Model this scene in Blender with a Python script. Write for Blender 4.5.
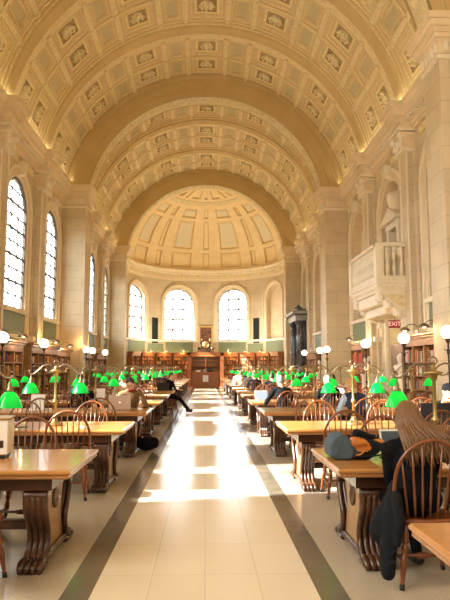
import bpy, math, random
from mathutils import Vector, Matrix
PI = math.pi
S, Cc = math.sin, math.cos
rnd = random.Random(7)
for o in list(bpy.data.objects): bpy.data.objects.remove(o)
scene = bpy.context.scene
col = scene.collection

# ------------------------------------------------------------ camera
cd = bpy.data.cameras.new('camera'); cam = bpy.data.objects.new('camera', cd); col.objects.link(cam)
cd.sensor_fit = 'VERTICAL'; cd.sensor_height = 24; cd.lens = 24*590/600; cd.clip_end = 300; cd.clip_start = .05
cam.location = (0, 0, 1.5); cam.rotation_euler = (math.radians(96.5), 0, math.radians(-1.87))
scene.camera = cam
# ------------------------------------------------------------ world, sun, exposure
w = bpy.data.worlds.new('world'); scene.world = w; w.use_nodes = True
wn = w.node_tree; wt = wn.nodes.new('ShaderNodeTexCoord'); ws = wn.nodes.new('ShaderNodeSeparateXYZ'); wr = wn.nodes.new('ShaderNodeValToRGB')
wn.links.new(wt.outputs['Generated'], ws.inputs[0]); wn.links.new(ws.outputs[2], wr.inputs[0])
wr.color_ramp.elements[0].position = .0; wr.color_ramp.elements[0].color = (.16, .14, .11, 1)
wr.color_ramp.elements[1].position = .03; wr.color_ramp.elements[1].color = (.93, .97, 1, 1)
wn.links.new(wr.outputs[0], wn.nodes['Background'].inputs[0])      # overcast sky over darker ground
wn.nodes['Background'].inputs[1].default_value = 9
sd = bpy.data.lights.new('sun', 'SUN'); sun = bpy.data.objects.new('sun', sd); col.objects.link(sun)
sd.energy = 42; sd.angle = math.radians(1.2); sd.color = (1, .95, .86)
sun.rotation_euler = Vector((1, .2, -.62)).to_track_quat('-Z', 'Y').to_euler()
scene.view_settings.view_transform = 'Standard'; scene.view_settings.look = 'None'
scene.view_settings.gamma = 1; scene.view_settings.use_curve_mapping = False
scene.view_settings.exposure = 0.34
scene.cycles.max_bounces = 8; scene.cycles.diffuse_bounces = 5; scene.cycles.transparent_max_bounces = 12
scene.cycles.caustics_reflective = False; scene.cycles.caustics_refractive = False
scene.cycles.sample_clamp_indirect = 8; scene.cycles.use_denoising = True

BAY = 4.5
WX = 6.55           # wall plane
GX = 6.75           # glass plane
PX = 5.47           # pier inner face
ZC = 8.68           # centre of vault circle
RV = 6.52           # vault radius
YA = 40.5           # apse arch centre
Y0 = -4.5           # rear wall

def area(name, loc, rot, sx, sy, e, c):
    l = bpy.data.lights.new(name, 'AREA'); l.shape = 'RECTANGLE'; l.size = sx; l.size_y = sy; l.energy = e; l.color = c
    o = bpy.data.objects.new(name, l); col.objects.link(o); o.location = loc; o.rotation_euler = rot
    return o
# cornice uplights of the hall, lying on the ledge of the entablature
for s in (-1, 1):
    area('cornice_uplight', (s*6.15, 18, 10.0), (0, PI - s*math.radians(-24), 0), .16, 44, 60, (1, .84, .6))

# added fill from behind the camera; the rear wall has no window
area('rear_window_light', (0, Y0+.3, 6.5), (math.radians(102), 0, 0), 9, 7, 350, (1, .95, .86))
for yb_ in (-2.25, 2.25): area('window_daylight', (-6.35, yb_, 5.8), (math.radians(100), 0, math.radians(-75)), 2, 4.4, 420, (1, .95, .84))  # added fill at the walled-up left bays, brightening the right side

# added upward fill for the apse, hanging free before the bookcases
for s in (-1, 1): area('apse_uplight', (s*2.7, 43.4, 2.75), (math.radians(180-8), 0, 0), 2.4, .3, 110, (1, .88, .66))

# ------------------------------------------------------------ materials
def mat(name, c, rough=.6, metal=0, spec=None, noise=None, bump=None, coat=0, emit=None, es=0):
    m = bpy.data.materials.new(name); m.use_nodes = True
    nt = m.node_tree; b = nt.nodes['Principled BSDF']
    b.inputs['Base Color'].default_value = (*c, 1); b.inputs['Roughness'].default_value = rough; b.inputs['Metallic'].default_value = metal
    if spec is not None: b.inputs['Specular IOR Level'].default_value = spec
    if coat: b.inputs['Coat Weight'].default_value = coat; b.inputs['Coat Roughness'].default_value = .12
    if emit: b.inputs['Emission Color'].default_value = (*emit, 1); b.inputs['Emission Strength'].default_value = es
    tc = nt.nodes.new('ShaderNodeTexCoord')
    if noise:   # (scale vec, amount, second colour)
        sc, c2, det = noise
        mp = nt.nodes.new('ShaderNodeMapping'); mp.inputs['Scale'].default_value = sc
        nz = nt.nodes.new('ShaderNodeTexNoise'); nz.inputs['Scale'].default_value = 1; nz.inputs['Detail'].default_value = det
        rp = nt.nodes.new('ShaderNodeValToRGB'); rp.color_ramp.elements[0].position = .35; rp.color_ramp.elements[1].position = .65
        rp.color_ramp.elements[0].color = (*c, 1); rp.color_ramp.elements[1].color = (*c2, 1)
        nt.links.new(tc.outputs['Object'], mp.inputs[0]); nt.links.new(mp.outputs[0], nz.inputs['Vector'])
        nt.links.new(nz.outputs[0], rp.inputs[0]); nt.links.new(rp.outputs[0], b.inputs['Base Color'])
    if bump:
        nz = nt.nodes.new('ShaderNodeTexNoise'); nz.inputs['Scale'].default_value = bump[0]; nz.inputs['Detail'].default_value = 4
        bp = nt.nodes.new('ShaderNodeBump'); bp.inputs['Strength'].default_value = bump[1]; bp.inputs['Distance'].default_value = bump[2] if len(bump) > 2 else .02
        nt.links.new(tc.outputs['Object'], nz.inputs['Vector']); nt.links.new(nz.outputs[0], bp.inputs['Height']); nt.links.new(bp.outputs[0], b.inputs['Normal'])
    return m

def stone(name, axis, c1, c2, mortar, bw=1.1, bh=.55, rough=.6):
    """ashlar blocks; axis gives the horizontal coordinate of the wall"""
    m = bpy.data.materials.new(name); m.use_nodes = True
    nt = m.node_tree; b = nt.nodes['Principled BSDF']; b.inputs['Roughness'].default_value = rough
    tc = nt.nodes.new('ShaderNodeTexCoord'); sp = nt.nodes.new('ShaderNodeSeparateXYZ'); cb = nt.nodes.new('ShaderNodeCombineXYZ')
    nt.links.new(tc.outputs['Object'], sp.inputs[0])
    if axis == 'xy':
        ad = nt.nodes.new('ShaderNodeMath'); ad.operation = 'ADD'
        nt.links.new(sp.outputs[0], ad.inputs[0]); nt.links.new(sp.outputs[1], ad.inputs[1]); nt.links.new(ad.outputs[0], cb.inputs[0])
    else: nt.links.new(sp.outputs[{'x': 0, 'y': 1}[axis]], cb.inputs[0])
    nt.links.new(sp.outputs[2], cb.inputs[1])
    br = nt.nodes.new('ShaderNodeTexBrick'); br.inputs['Color1'].default_value = (*c1, 1); br.inputs['Color2'].default_value = (*c2, 1)
    br.inputs['Mortar'].default_value = (*mortar, 1); br.inputs['Scale'].default_value = 1
    br.inputs['Mortar Size'].default_value = .008; br.inputs['Brick Width'].default_value = bw; br.inputs['Row Height'].default_value = bh
    nt.links.new(cb.outputs[0], br.inputs['Vector'])
    nz = nt.nodes.new('ShaderNodeTexNoise'); nz.inputs['Scale'].default_value = 1.3; nz.inputs['Detail'].default_value = 6
    nt.links.new(tc.outputs['Object'], nz.inputs['Vector'])
    mx = nt.nodes.new('ShaderNodeMix'); mx.data_type = 'RGBA'; mx.blend_type = 'MULTIPLY'; mx.inputs['Factor'].default_value = .35
    nt.links.new(br.outputs[0], mx.inputs['A']); nt.links.new(nz.outputs[0], mx.inputs['B'])
    nt.links.new(mx.outputs['Result'], b.inputs['Base Color'])
    return m

M = {}
ST1, ST2, STM = (.84, .70, .48), (.78, .64, .42), (.58, .46, .29)
M['stone'] = stone('limestone_blocks', 'xy', ST1, ST2, STM)
M['stone_plain'] = mat('limestone_carved', (.85, .71, .49), .6, noise=((2, 2, 2), (.78, .64, .42), 5), bump=(30, .15, .01))
M['stone_pale'] = mat('pale_carved_stone', (.90, .81, .64), .6, noise=((4, 4, 4), (.85, .75, .57), 5), bump=(40, .2, .01))
M['plaster'] = mat('cream_plaster', (.88, .75, .42), .7, noise=((3, 3, 3), (.84, .70, .37), 5), bump=(25, .25, .012))
M['ochre'] = mat('ochre_plaster', (.66, .50, .23), .7, noise=((1.2, 1.2, 1.2), (.61, .45, .19), 4))
M['relief'] = mat('relief_plaster', (.90, .79, .49), .75, noise=((9, 9, 9), (.76, .63, .34), 3), bump=(18, .8, .04))
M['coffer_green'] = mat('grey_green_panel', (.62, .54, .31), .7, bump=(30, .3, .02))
M['coffer_deep'] = mat('coffer_deep_tan', (.50, .36, .17), .7)  # shadow tone painted on coffer centres and the arch outline
M['coffer_tan'] = mat('coffer_tan_moulding', (.74, .58, .30), .7)  # tan outline paint that also stands in for brown edge shadow
M['dome'] = mat('dome_plaster', (.95, .78, .46), .7, noise=((2, 2, 2), (.90, .71, .38), 5))
M['dome_grey'] = mat('dome_grey_panel', (.82, .74, .52), .7)
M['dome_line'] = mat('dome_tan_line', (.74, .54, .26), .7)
M['green'] = mat('sage_green_wall', (.21, .26, .15), .6, noise=((3, 3, 3), (.24, .29, .175), 4))
M['lead'] = mat('window_lead', (.10, .08, .06), .5)
M['white_bar'] = mat('pale_glazing_bar', (.22, .16, .11), .5)
M['wood'] = mat('honey_oak', (.50, .225, .06), .30, noise=((1.2, 14, 14), (.43, .19, .05), 6), coat=.5)
M['edge'] = mat('oak_edge', (.42, .20, .065), .35, noise=((2, 14, 14), (.33, .14, .045), 6), coat=.3)
M['leg'] = mat('carved_oak', (.085, .030, .010), .32, noise=((6, 6, 3), (.045, .016, .006), 6), coat=.25)
M['panel'] = mat('trestle_panel_oak', (.42, .24, .10), .4, noise=((6, 6, 2), (.34, .18, .07), 5))
M['chair'] = mat('chair_beech', (.22, .065, .018), .28, noise=((8, 8, 8), (.15, .042, .012), 4), coat=.3)
M['foot_cap'] = mat('black_rubber', (.015, .013, .012), .5)
M['case'] = mat('bookcase_oak', (.33, .155, .055), .4, noise=((3, 3, 12), (.24, .105, .035), 5))
M['case_red'] = mat('warm_red_oak', (.36, .12, .035), .4, noise=((3, 3, 12), (.28, .09, .026), 5))
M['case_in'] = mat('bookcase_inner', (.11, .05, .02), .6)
M['brass'] = mat('aged_brass', (.42, .29, .12), .35, .8, bump=(20, .1))
M['bronze'] = mat('pale_bronze', (.30, .22, .14), .3, .8)
M['iron'] = mat('dark_iron', (.05, .035, .028), .4, .5)
M['marble_black'] = mat('black_marble', (.035, .035, .038), .15, noise=((3, 3, 1), (.12, .12, .13), 6))
M['marble_grey'] = mat('grey_marble', (.42, .42, .42), .2, noise=((3, 3, 1), (.25, .25, .26), 6))
M['grille'] = mat('dark_bronze_grille', (.04, .045, .035), .5, .3)
M['bust'] = mat('white_marble', (.85, .80, .72), .4)
M['gold'] = mat('gilt', (.75, .52, .18), .3, .9)
M['globe'] = mat('opal_globe', (1, .96, .88), .3, emit=(1, .90, .70), es=3.2)
M['bulb'] = mat('lamp_bulb', (1, .9, .7), .3, emit=(1, .80, .5), es=22)
M['dark'] = mat('dark_interior', (.02, .018, .015), .8)
M['paper'] = mat('paper', (.80, .78, .74), .7)
M['silver'] = mat('silver_aluminium', (.62, .50, .42), .45, .3)
M['black_pl'] = mat('black_plastic', (.015, .015, .017), .35)
M['white_pl'] = mat('white_plastic', (.78, .74, .70), .4)
M['screen'] = mat('dark_screen', (.03, .035, .04), .5, spec=.2, emit=(.30, .33, .36), es=.10)
M['screen_lit'] = mat('lit_screen', (.1, .1, .1), .2, emit=(.55, .68, .85), es=.8)
M['white_logo'] = mat('white_emblem', (.9, .9, .9), .3, emit=(1, 1, 1), es=.6)
M['red_sign'] = mat('red_sign', (.28, .02, .02), .4)
M['sign_let'] = mat('sign_letters', (.9, .5, .45), .5, emit=(1, .45, .4), es=.8)
M['skin'] = mat('skin', (.66, .38, .25), .5)
M['cloth_black'] = mat('black_cloth', (.006, .006, .0075), .95, spec=.15, bump=(60, .3))
M['cloth_coat'] = mat('charcoal_coat', (.010, .011, .014), .9, spec=.2, bump=(30, .5))
M['cloth_brown'] = mat('brown_knit', (.16, .085, .032), .9, bump=(80, .3))
M['cloth_navy'] = mat('navy_cloth', (.015, .022, .05), .8)
M['cloth_blue'] = mat('pale_blue_cloth', (.38, .48, .62), .8)
M['cloth_grey'] = mat('grey_cloth', (.35, .36, .38), .8)
M['cloth_white'] = mat('white_cloth', (.8, .8, .82), .8)
M['cloth_red'] = mat('red_cloth', (.45, .03, .02), .8)
M['cloth_beige'] = mat('beige_cloth', (.50, .38, .25), .85)
M['jeans'] = mat('dark_denim', (.03, .04, .07), .85)
M['hair_brown'] = mat('light_brown_hair', (.19, .095, .042), .45, noise=((60, 60, 3), (.15, .075, .032), 3))
M['hair_dark'] = mat('dark_hair', (.025, .016, .011), .5)
M['hair_grey'] = mat('grey_hair', (.22, .21, .20), .6)
M['hair_blond'] = mat('blond_hair', (.42, .22, .07), .5)
M['hair_white'] = mat('white_hair', (.75, .72, .68), .6)
M['bag_slate'] = mat('slate_blue_nylon', (.055, .085, .105), .7, bump=(40, .3))
M['bag_orange'] = mat('orange_leather', (.50, .17, .03), .5)
M['painting'] = mat('dark_oil_painting', (.05, .03, .02), .35, noise=((6, 6, 5), (.35, .12, .06), 3))

# green glass shade: lit glass, light comes through it
def shade_mat():
    m = bpy.data.materials.new('green_glass'); m.use_nodes = True; nt = m.node_tree; nt.nodes.clear()
    out = nt.nodes.new('ShaderNodeOutputMaterial'); p = nt.nodes.new('ShaderNodeBsdfPrincipled')
    p.inputs['Base Color'].default_value = (.0, .30, .05, 1); p.inputs['Roughness'].default_value = .12
    p.inputs['Emission Color'].default_value = (.01, .62, .09, 1); p.inputs['Emission Strength'].default_value = .42
    t = nt.nodes.new('ShaderNodeBsdfTranslucent'); t.inputs[0].default_value = (.03, .85, .16, 1)
    mx = nt.nodes.new('ShaderNodeMixShader'); mx.inputs[0].default_value = .35
    nt.links.new(p.outputs[0], mx.inputs[1]); nt.links.new(t.outputs[0], mx.inputs[2]); nt.links.new(mx.outputs[0], out.inputs[0])
    return m
M['shade'] = shade_mat()
def glass_mat():
    m = bpy.data.materials.new('window_glass'); m.use_nodes = True; nt = m.node_tree; nt.nodes.clear()
    out = nt.nodes.new('ShaderNodeOutputMaterial'); t = nt.nodes.new('ShaderNodeBsdfTransparent'); t.inputs[0].default_value = (.93, .96, .97, 1)
    g = nt.nodes.new('ShaderNodeBsdfGlossy'); g.inputs['Roughness'].default_value = .05
    mx = nt.nodes.new('ShaderNodeMixShader'); mx.inputs[0].default_value = .05
    nt.links.new(t.outputs[0], mx.inputs[1]); nt.links.new(g.outputs[0], mx.inputs[2]); nt.links.new(mx.outputs[0], out.inputs[0])
    return m
M['glass'] = glass_mat()

def floor_mat():
    m = bpy.data.materials.new('terrazzo_and_marble'); m.use_nodes = True; nt = m.node_tree; b = nt.nodes['Principled BSDF']
    b.inputs['Roughness'].default_value = .26; b.inputs['Specular IOR Level'].default_value = .55
    tc = nt.nodes.new('ShaderNodeTexCoord')
    nz = nt.nodes.new('ShaderNodeTexNoise'); nz.inputs['Scale'].default_value = 120; nz.inputs['Detail'].default_value = 3
    nt.links.new(tc.outputs['Object'], nz.inputs['Vector'])
    r1 = nt.nodes.new('ShaderNodeValToRGB'); r1.color_ramp.elements[0].position = .35; r1.color_ramp.elements[1].position = .62
    r1.color_ramp.elements[0].color = (.34, .28, .195, 1); r1.color_ramp.elements[1].color = (.62, .53, .40, 1)
    nt.links.new(nz.outputs[0], r1.inputs[0])
    # pale aisle slabs with fine joints
    sp = nt.nodes.new('ShaderNodeSeparateXYZ'); nt.links.new(tc.outputs['Object'], sp.inputs[0])
    br = nt.nodes.new('ShaderNodeTexBrick'); br.offset = 0
    br.inputs['Color1'].default_value = (.80, .70, .54, 1); br.inputs['Color2'].default_value = (.76, .66, .50, 1); br.inputs['Mortar'].default_value = (.66, .54, .39, 1)
    br.inputs['Scale'].default_value = 1; br.inputs['Mortar Size'].default_value = .004; br.inputs['Brick Width'].default_value = .38; br.inputs['Row Height'].default_value = .75
    nt.links.new(tc.outputs['Object'], br.inputs['Vector'])
    ab = nt.nodes.new('ShaderNodeMath'); ab.operation = 'ABSOLUTE'; nt.links.new(sp.outputs[0], ab.inputs[0])
    def lt(v):
        n = nt.nodes.new('ShaderNodeMath'); n.operation = 'LESS_THAN'; n.inputs[1].default_value = v; nt.links.new(ab.outputs[0], n.inputs[0]); return n
    n3 = nt.nodes.new('ShaderNodeTexNoise'); n3.inputs['Scale'].default_value = 3; n3.inputs['Detail'].default_value = 6; nt.links.new(tc.outputs['Object'], n3.inputs['Vector'])
    r3 = nt.nodes.new('ShaderNodeValToRGB'); r3.color_ramp.elements[0].color = (.10, .085, .062, 1); r3.color_ramp.elements[1].color = (.19, .16, .115, 1); nt.links.new(n3.outputs[0], r3.inputs[0])
    a = nt.nodes.new('ShaderNodeMix'); a.data_type = 'RGBA'; nt.links.new(lt(.95).outputs[0], a.inputs['Factor']); nt.links.new(r1.outputs[0], a.inputs['A']); nt.links.new(r3.outputs[0], a.inputs['B'])
    c = nt.nodes.new('ShaderNodeMix'); c.data_type = 'RGBA'; nt.links.new(lt(.757).outputs[0], c.inputs['Factor']); nt.links.new(a.outputs['Result'], c.inputs['A']); nt.links.new(br.outputs[0], c.inputs['B'])
    nt.links.new(c.outputs['Result'], b.inputs['Base Color'])
    n4 = nt.nodes.new('ShaderNodeTexNoise'); n4.inputs['Scale'].default_value = 2.2; n4.inputs['Detail'].default_value = 5; nt.links.new(tc.outputs['Object'], n4.inputs['Vector'])
    mr = nt.nodes.new('ShaderNodeMapRange'); mr.inputs['To Min'].default_value = .16; mr.inputs['To Max'].default_value = .21; nt.links.new(n4.outputs[0], mr.inputs[0]); nt.links.new(mr.outputs[0], b.inputs['Roughness'])
    return m
M['floor'] = floor_mat()

# ------------------------------------------------------------ mesh building
class MB:
    def __init__(s): s.v = []; s.f = []; s.m = []; s.sm = []; s.mats = []
    def mi(s, m):
        m = M[m] if isinstance(m, str) else m
        if m not in s.mats: s.mats.append(m)
        return s.mats.index(m)
    def add(s, vs, fs, m='stone_plain', smooth=False):
        b = len(s.v); k = s.mi(m)
        s.v += [tuple(v) for v in vs]
        for f in fs: s.f.append(tuple(i+b for i in f)); s.m.append(k); s.sm.append(smooth)
        return s
    def box(s, x0, x1, y0, y1, z0, z1, m='stone_plain', bev=0, T=None):
        x0, x1 = min(x0, x1), max(x0, x1); y0, y1 = min(y0, y1), max(y0, y1); z0, z1 = min(z0, z1), max(z0, z1)
        if bev <= 0:
            vs = [(x, y, z) for z in (z0, z1) for y in (y0, y1) for x in (x0, x1)]
            fs = [(0, 2, 3, 1), (4, 5, 7, 6), (0, 1, 5, 4), (2, 6, 7, 3), (0, 4, 6, 2), (1, 3, 7, 5)]
        else:
            vs, fs = [], []
            b = bev; ring = lambda d: [(x0+d, y0), (x1-d, y0), (x1, y0+d), (x1, y1-d), (x1-d, y1), (x0+d, y1), (x0, y1-d), (x0, y0+d)]
            rin = [(x0+b*1.4, y0+b), (x1-b*1.4, y0+b), (x1-b, y0+b*1.4), (x1-b, y1-b*1.4), (x1-b*1.4, y1-b), (x0+b*1.4, y1-b), (x0+b, y1-b*1.4), (x0+b, y0+b*1.4)]
            for rr, z in ((rin, z0), (ring(b*.6), z0+b), (ring(b*.6), z1-b), (rin, z1)): vs += [(p[0], p[1], z) for p in rr]
            for k in range(3):
                for i in range(8): j = (i+1) % 8; fs.append((k*8+i, k*8+j, k*8+8+j, k*8+8+i))
            fs += [tuple(range(7, -1, -1)), tuple(range(24, 32))]
        if T is not None: vs = [T @ Vector(v) for v in vs]
        return s.add(vs, fs, m)
    def lathe(s, prof, m='stone_plain', n=16, T=None, smooth=True, a0=0, a1=2*PI, cap=True):
        """prof: list of (r,z)"""
        full = abs(a1-a0-2*PI) < 1e-6; k = n if full else n+1
        vs = [(r*Cc(a0+(a1-a0)*i/n), r*S(a0+(a1-a0)*i/n), z) for r, z in prof for i in range(k)]
        fs = []
        for j in range(len(prof)-1):
            for i in range(n):
                i2 = (i+1) % k if full else i+1
                fs.append((j*k+i, j*k+i2, (j+1)*k+i2, (j+1)*k+i))
        if T is not None: vs = [T @ Vector(v) for v in vs]
        b = len(s.v); s.add(vs, fs, m, smooth)
        if cap and full:
            q = s.mi(m)
            if prof[0][0] > 1e-4: s.f.append(tuple(b+i for i in range(k-1, -1, -1))); s.m.append(q); s.sm.append(False)
            if prof[-1][0] > 1e-4: s.f.append(tuple(b+(len(prof)-1)*k+i for i in range(k))); s.m.append(q); s.sm.append(False)
        return s
    def turned(s, p0, p1, prof, m, n=8):
        """lathe along a segment; prof (t in 0..1, r)"""
        p0, p1 = Vector(p0), Vector(p1); d = p1-p0; L = d.length
        T = Matrix.Translation(p0) @ d.to_track_quat('Z', 'Y').to_matrix().to_4x4()
        return s.lathe([(r, t*L) for t, r in prof], m, n, T)
    def tube(s, pts, r, m, n=8, closed=False, smooth=True, flat=1):
        pts = [Vector(p) for p in pts]; N = len(pts); rs = r if isinstance(r, (list, tuple)) else [r]*N
        vs = []; up = None
        for i, p in enumerate(pts):
            a = pts[(i-1) % N] if (i or closed) else p; b = pts[(i+1) % N] if (i < N-1 or closed) else p
            t = (b-a).normalized()
            if up is None: up = Vector((0, 0, 1)) if abs(t.z) < .9 else Vector((1, 0, 0))
            x = t.cross(up).normalized(); up2 = x.cross(t).normalized(); up = up2
            for k in range(n): q = 2*PI*k/n; vs.append(p + x*Cc(q)*rs[i] + up2*S(q)*rs[i]*flat)
        fs = []
        for i in range(N if closed else N-1):
            j = (i+1) % N
            for k in range(n): k2 = (k+1) % n; fs.append((i*n+k, i*n+k2, j*n+k2, j*n+k))
        if not closed: fs += [tuple(range(n-1, -1, -1)), tuple((N-1)*n+k for k in range(n))]
        return s.add(vs, fs, m, smooth)
    def extrude(s, poly, z0, z1, m, T=None, smooth=False):
        """poly in local XY, extruded along Z"""
        n = len(poly); vs = [(x, y, z0) for x, y in poly]+[(x, y, z1) for x, y in poly]
        fs = [tuple(range(n-1, -1, -1)), tuple(range(n, 2*n))]
        if T is not None: vs = [T @ Vector(v) for v in vs]
        b = len(s.v); s.add(vs, fs, m); q = s.mi(m)
        for i in range(n): j = (i+1) % n; s.f.append((b+i, b+j, b+n+j, b+n+i)); s.m.append(q); s.sm.append(smooth)
        return s
    def mesh(s, name):
        me = bpy.data.meshes.new(name); me.from_pydata(s.v, [], s.f)
        for m in s.mats: me.materials.append(m)
        me.polygons.foreach_set('material_index', s.m); me.polygons.foreach_set('use_smooth', s.sm); me.update()
        return me
    def build(s, name, parent=None, loc=None, rotz=0):
        o = bpy.data.objects.new(name, s.mesh(name)); col.objects.link(o)
        if parent: o.parent = parent
        if loc: o.location = loc
        o.rotation_euler.z = rotz
        return o
def struct(o): o['kind'] = 'structure'; return o
def tag(o, label, cat, group=None, kind=None):
    o['label'] = label; o['category'] = cat
    if group: o['group'] = group
    if kind: o['kind'] = kind
    return o
def thing(name, label, cat, loc=(0, 0, 0), rz=0, group=None):
    o = bpy.data.objects.new(name, None); col.objects.link(o); o.empty_display_size = .1
    o.location = loc; o.rotation_euler = (0, 0, rz); return tag(o, label, cat, group)
def copy_tree(o, parent=None):
    c = o.copy(); col.objects.link(c)
    if parent: c.parent = parent
    for ch in KIDS.get(o.name, ()): copy_tree(ch, c)
    return c
KIDS = {}
def note_kids(o):
    KIDS[o.name] = list(o.children)
    for c in o.children: note_kids(c)

def mosaic(mb, us, vs, H, P, matf, skip=None):
    """stepped relief: cell (i,j) at height H(i,j); P(u,v,h)->xyz; walls between cells"""
    nu, nv = len(us)-1, len(vs)-1
    hh = [[H(i, j) for j in range(nv)] for i in range(nu)]
    for i in range(nu):
        for j in range(nv):
            h = hh[i][j]; u0, u1, v0, v1 = us[i], us[i+1], vs[j], vs[j+1]; m = matf(i, j)
            mb.add([P(u0, v0, h), P(u1, v0, h), P(u1, v1, h), P(u0, v1, h)], [(0, 1, 2, 3)], m)
            if i < nu-1 and hh[i+1][j] != h:
                g = hh[i+1][j]; mb.add([P(u1, v0, h), P(u1, v0, g), P(u1, v1, g), P(u1, v1, h)], [(0, 1, 2, 3)], m)
            if j < nv-1 and hh[i][j+1] != h:
                g = hh[i][j+1]; mb.add([P(u0, v1, h), P(u1, v1, h), P(u1, v1, g), P(u0, v1, g)], [(0, 1, 2, 3)], m)

# ============================================================ SETTING
struct(MB().add([(-7, Y0, 0), (7, Y0, 0), (7, 48, 0), (-7, 48, 0), (-7, Y0, -.2), (7, Y0, -.2), (7, 48, -.2), (-7, 48, -.2)],
    [(0, 1, 2, 3), (4, 7, 6, 5), (0, 4, 5, 1), (2, 6, 7, 3), (1, 5, 6, 2), (0, 3, 7, 4)], 'floor').build('floor'))

def arch_pts(yc, r, zs, n=20): return [(yc - r*Cc(PI*i/n), zs + r*S(PI*i/n)) for i in range(n+1)]
def arch_wall(mb, P, u0, u1, z0, z1, uc, hw, zb, zs, depth, m, n=20, back=None, fine=1):
    """wall patch in (u,z) with an arched opening; P(u,z,d) d>0 goes away from the room"""
    def strip(a, b, za, zb_):
        for k in range(fine):
            ua = a+(b-a)*k/fine; ub = a+(b-a)*(k+1)/fine
            mb.add([P(ua, za, 0), P(ub, za, 0), P(ub, zb_, 0), P(ua, zb_, 0)], [(0, 1, 2, 3)], m)
    strip(u0, uc-hw, z0, z1); strip(uc+hw, u1, z0, z1)
    pts = arch_pts(uc, hw, zs, n)
    for (a, za), (b, zb_) in zip(pts, pts[1:]):
        mb.add([P(a, za, 0), P(b, zb_, 0), P(b, z1, 0), P(a, z1, 0)], [(0, 1, 2, 3)], m)
        if zb > z0: mb.add([P(a, z0, 0), P(b, z0, 0), P(b, zb, 0), P(a, zb, 0)], [(0, 1, 2, 3)], m)
    rv = [(uc-hw, zb)]+pts+[(uc+hw, zb)]
    for (a, za), (b, zb_) in zip(rv, rv[1:]+rv[:1]):
        mb.add([P(a, za, 0), P(a, za, depth), P(b, zb_, depth), P(b, zb_, 0)], [(0, 1, 2, 3)], m)
    if back:
        for (a, za), (b, zb_) in zip(pts, pts[1:]):
            mb.add([P(a, zb, depth), P(b, zb, depth), P(b, zb_, depth), P(a, za, depth)], [(0, 1, 2, 3)], back)
def arch_band(mb, P, uc, r0, r1, zs, zb, d0, d1, m, n=24, smooth=False):
    """raised flat ring round an arch: r0..r1 proud by d1 (d negative = into the room)"""
    prof = [(r0, d0), (r0, d1), (r1, d1), (r1, d0)]
    path = [(-1, zb, None)]
    rows = []
    rows.append([P(uc-r, zb, d) for r, d in prof])
    for i in range(n+1):
        a = PI*i/n; rows.append([P(uc-r*Cc(a), zs+r*S(a), d) for r, d in prof])
    rows.append([P(uc+r, zb, d) for r, d in prof])
    vs = [v for rr in rows for v in rr]; k = len(prof)
    fs = [(i*k+j, i*k+j+1, (i+1)*k+j+1, (i+1)*k+j) for i in range(len(rows)-1) for j in range(k-1)]
    fs += [(0, 1, 2, 3), tuple((len(rows)-1)*k+j for j in (3, 2, 1, 0))]
    mb.add(vs, fs, m, smooth)

ZSILL, ZSP, HW = 3.52, 6.93, 1.14
bays = [-2.25+BAY*k for k in range(10)]        # bay centres -2.25 .. 38.25
nwin = 0
def window_obj(n, P, uc, hw, zb, zs, bar, cols, rows, diag, d, thick=.035):
    root = bpy.data.objects.new('window_%d' % n, None); col.objects.link(root); struct(root)
    g = MB(); pts = arch_pts(uc, hw, zs, 20)
    for (a, za), (b, zb_) in zip(pts, pts[1:]):
        g.add([P(a, zb, d), P(b, zb, d), P(b, zb_, d), P(a, za, d)], [(0, 1, 2, 3)], 'glass')
    g.build('pane', root)
    f = MB()
    def top(u): return zs + math.sqrt(max(0, hw*hw-(u-uc)**2))
    def bar3(p, q, t, dd=.018):
        (ua, za), (ub, zb2) = p, q; L = math.hypot(ub-ua, zb2-za)
        if L < .01: return
        nx, nz = -(zb2-za)/L*t/2, (ub-ua)/L*t/2
        vs = [P(u+s*nx, z+s*nz, d+e) for e in (-dd, dd) for (u, z, s) in ((ua, za, 1), (ub, zb2, 1), (ub, zb2, -1), (ua, za, -1))]
        f.add(vs, [(0, 1, 2, 3), (7, 6, 5, 4), (0, 4, 5, 1), (1, 5, 6, 2), (2, 6, 7, 3), (3, 7, 4, 0)], bar)
    arch_band(f, P, uc, hw-.07, hw+.02, zs, zb, d+.05, d-.05, bar)
    for i in range(1, cols):
        u = uc-hw+2*hw*i/cols; bar3((u, zb), (u, top(u)), thick*(1.3 if diag else 2.0))
    H = zs+hw-zb
    for j in range(0, rows):
        z = zb+H*j/rows
        ww = hw if z <= zs else math.sqrt(max(0, hw*hw-(z-zs)**2))
        bar3((uc-ww, z), (uc+ww, z), thick*(2.2 if j % 2 == 0 or not diag else 1.3))
    if diag:   # fine lead lattice inside every cell
        cw = 2*hw/cols; ch = H/rows
        for i in range(cols):
            for j in range(rows):
                a, b = uc-hw+cw*i, uc-hw+cw*(i+1); z, z2 = zb+ch*j, zb+ch*(j+1)
                m_, mz = (a+b)/2, (z+z2)/2
                for p, q in (((a, z), (b, z2)), ((a, z2), (b, z))):
                    if max(p[1], q[1]) <= min(top(p[0]), top(q[0]))+.02: bar3(p, q, .012, .006)
                    elif mz < top(m_):
                        lo = p if p[1] < q[1] else q
                        if lo[1] < top(lo[0]): bar3(lo, (m_, mz), .012, .006)
                if mz < min(top(a), top(b)): bar3((a, mz), (b, mz), .01, .006)
                if z2 < top(m_): bar3((m_, z), (m_, z2), .01, .006)
    f.build('window_frame', root)
    return root

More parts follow.
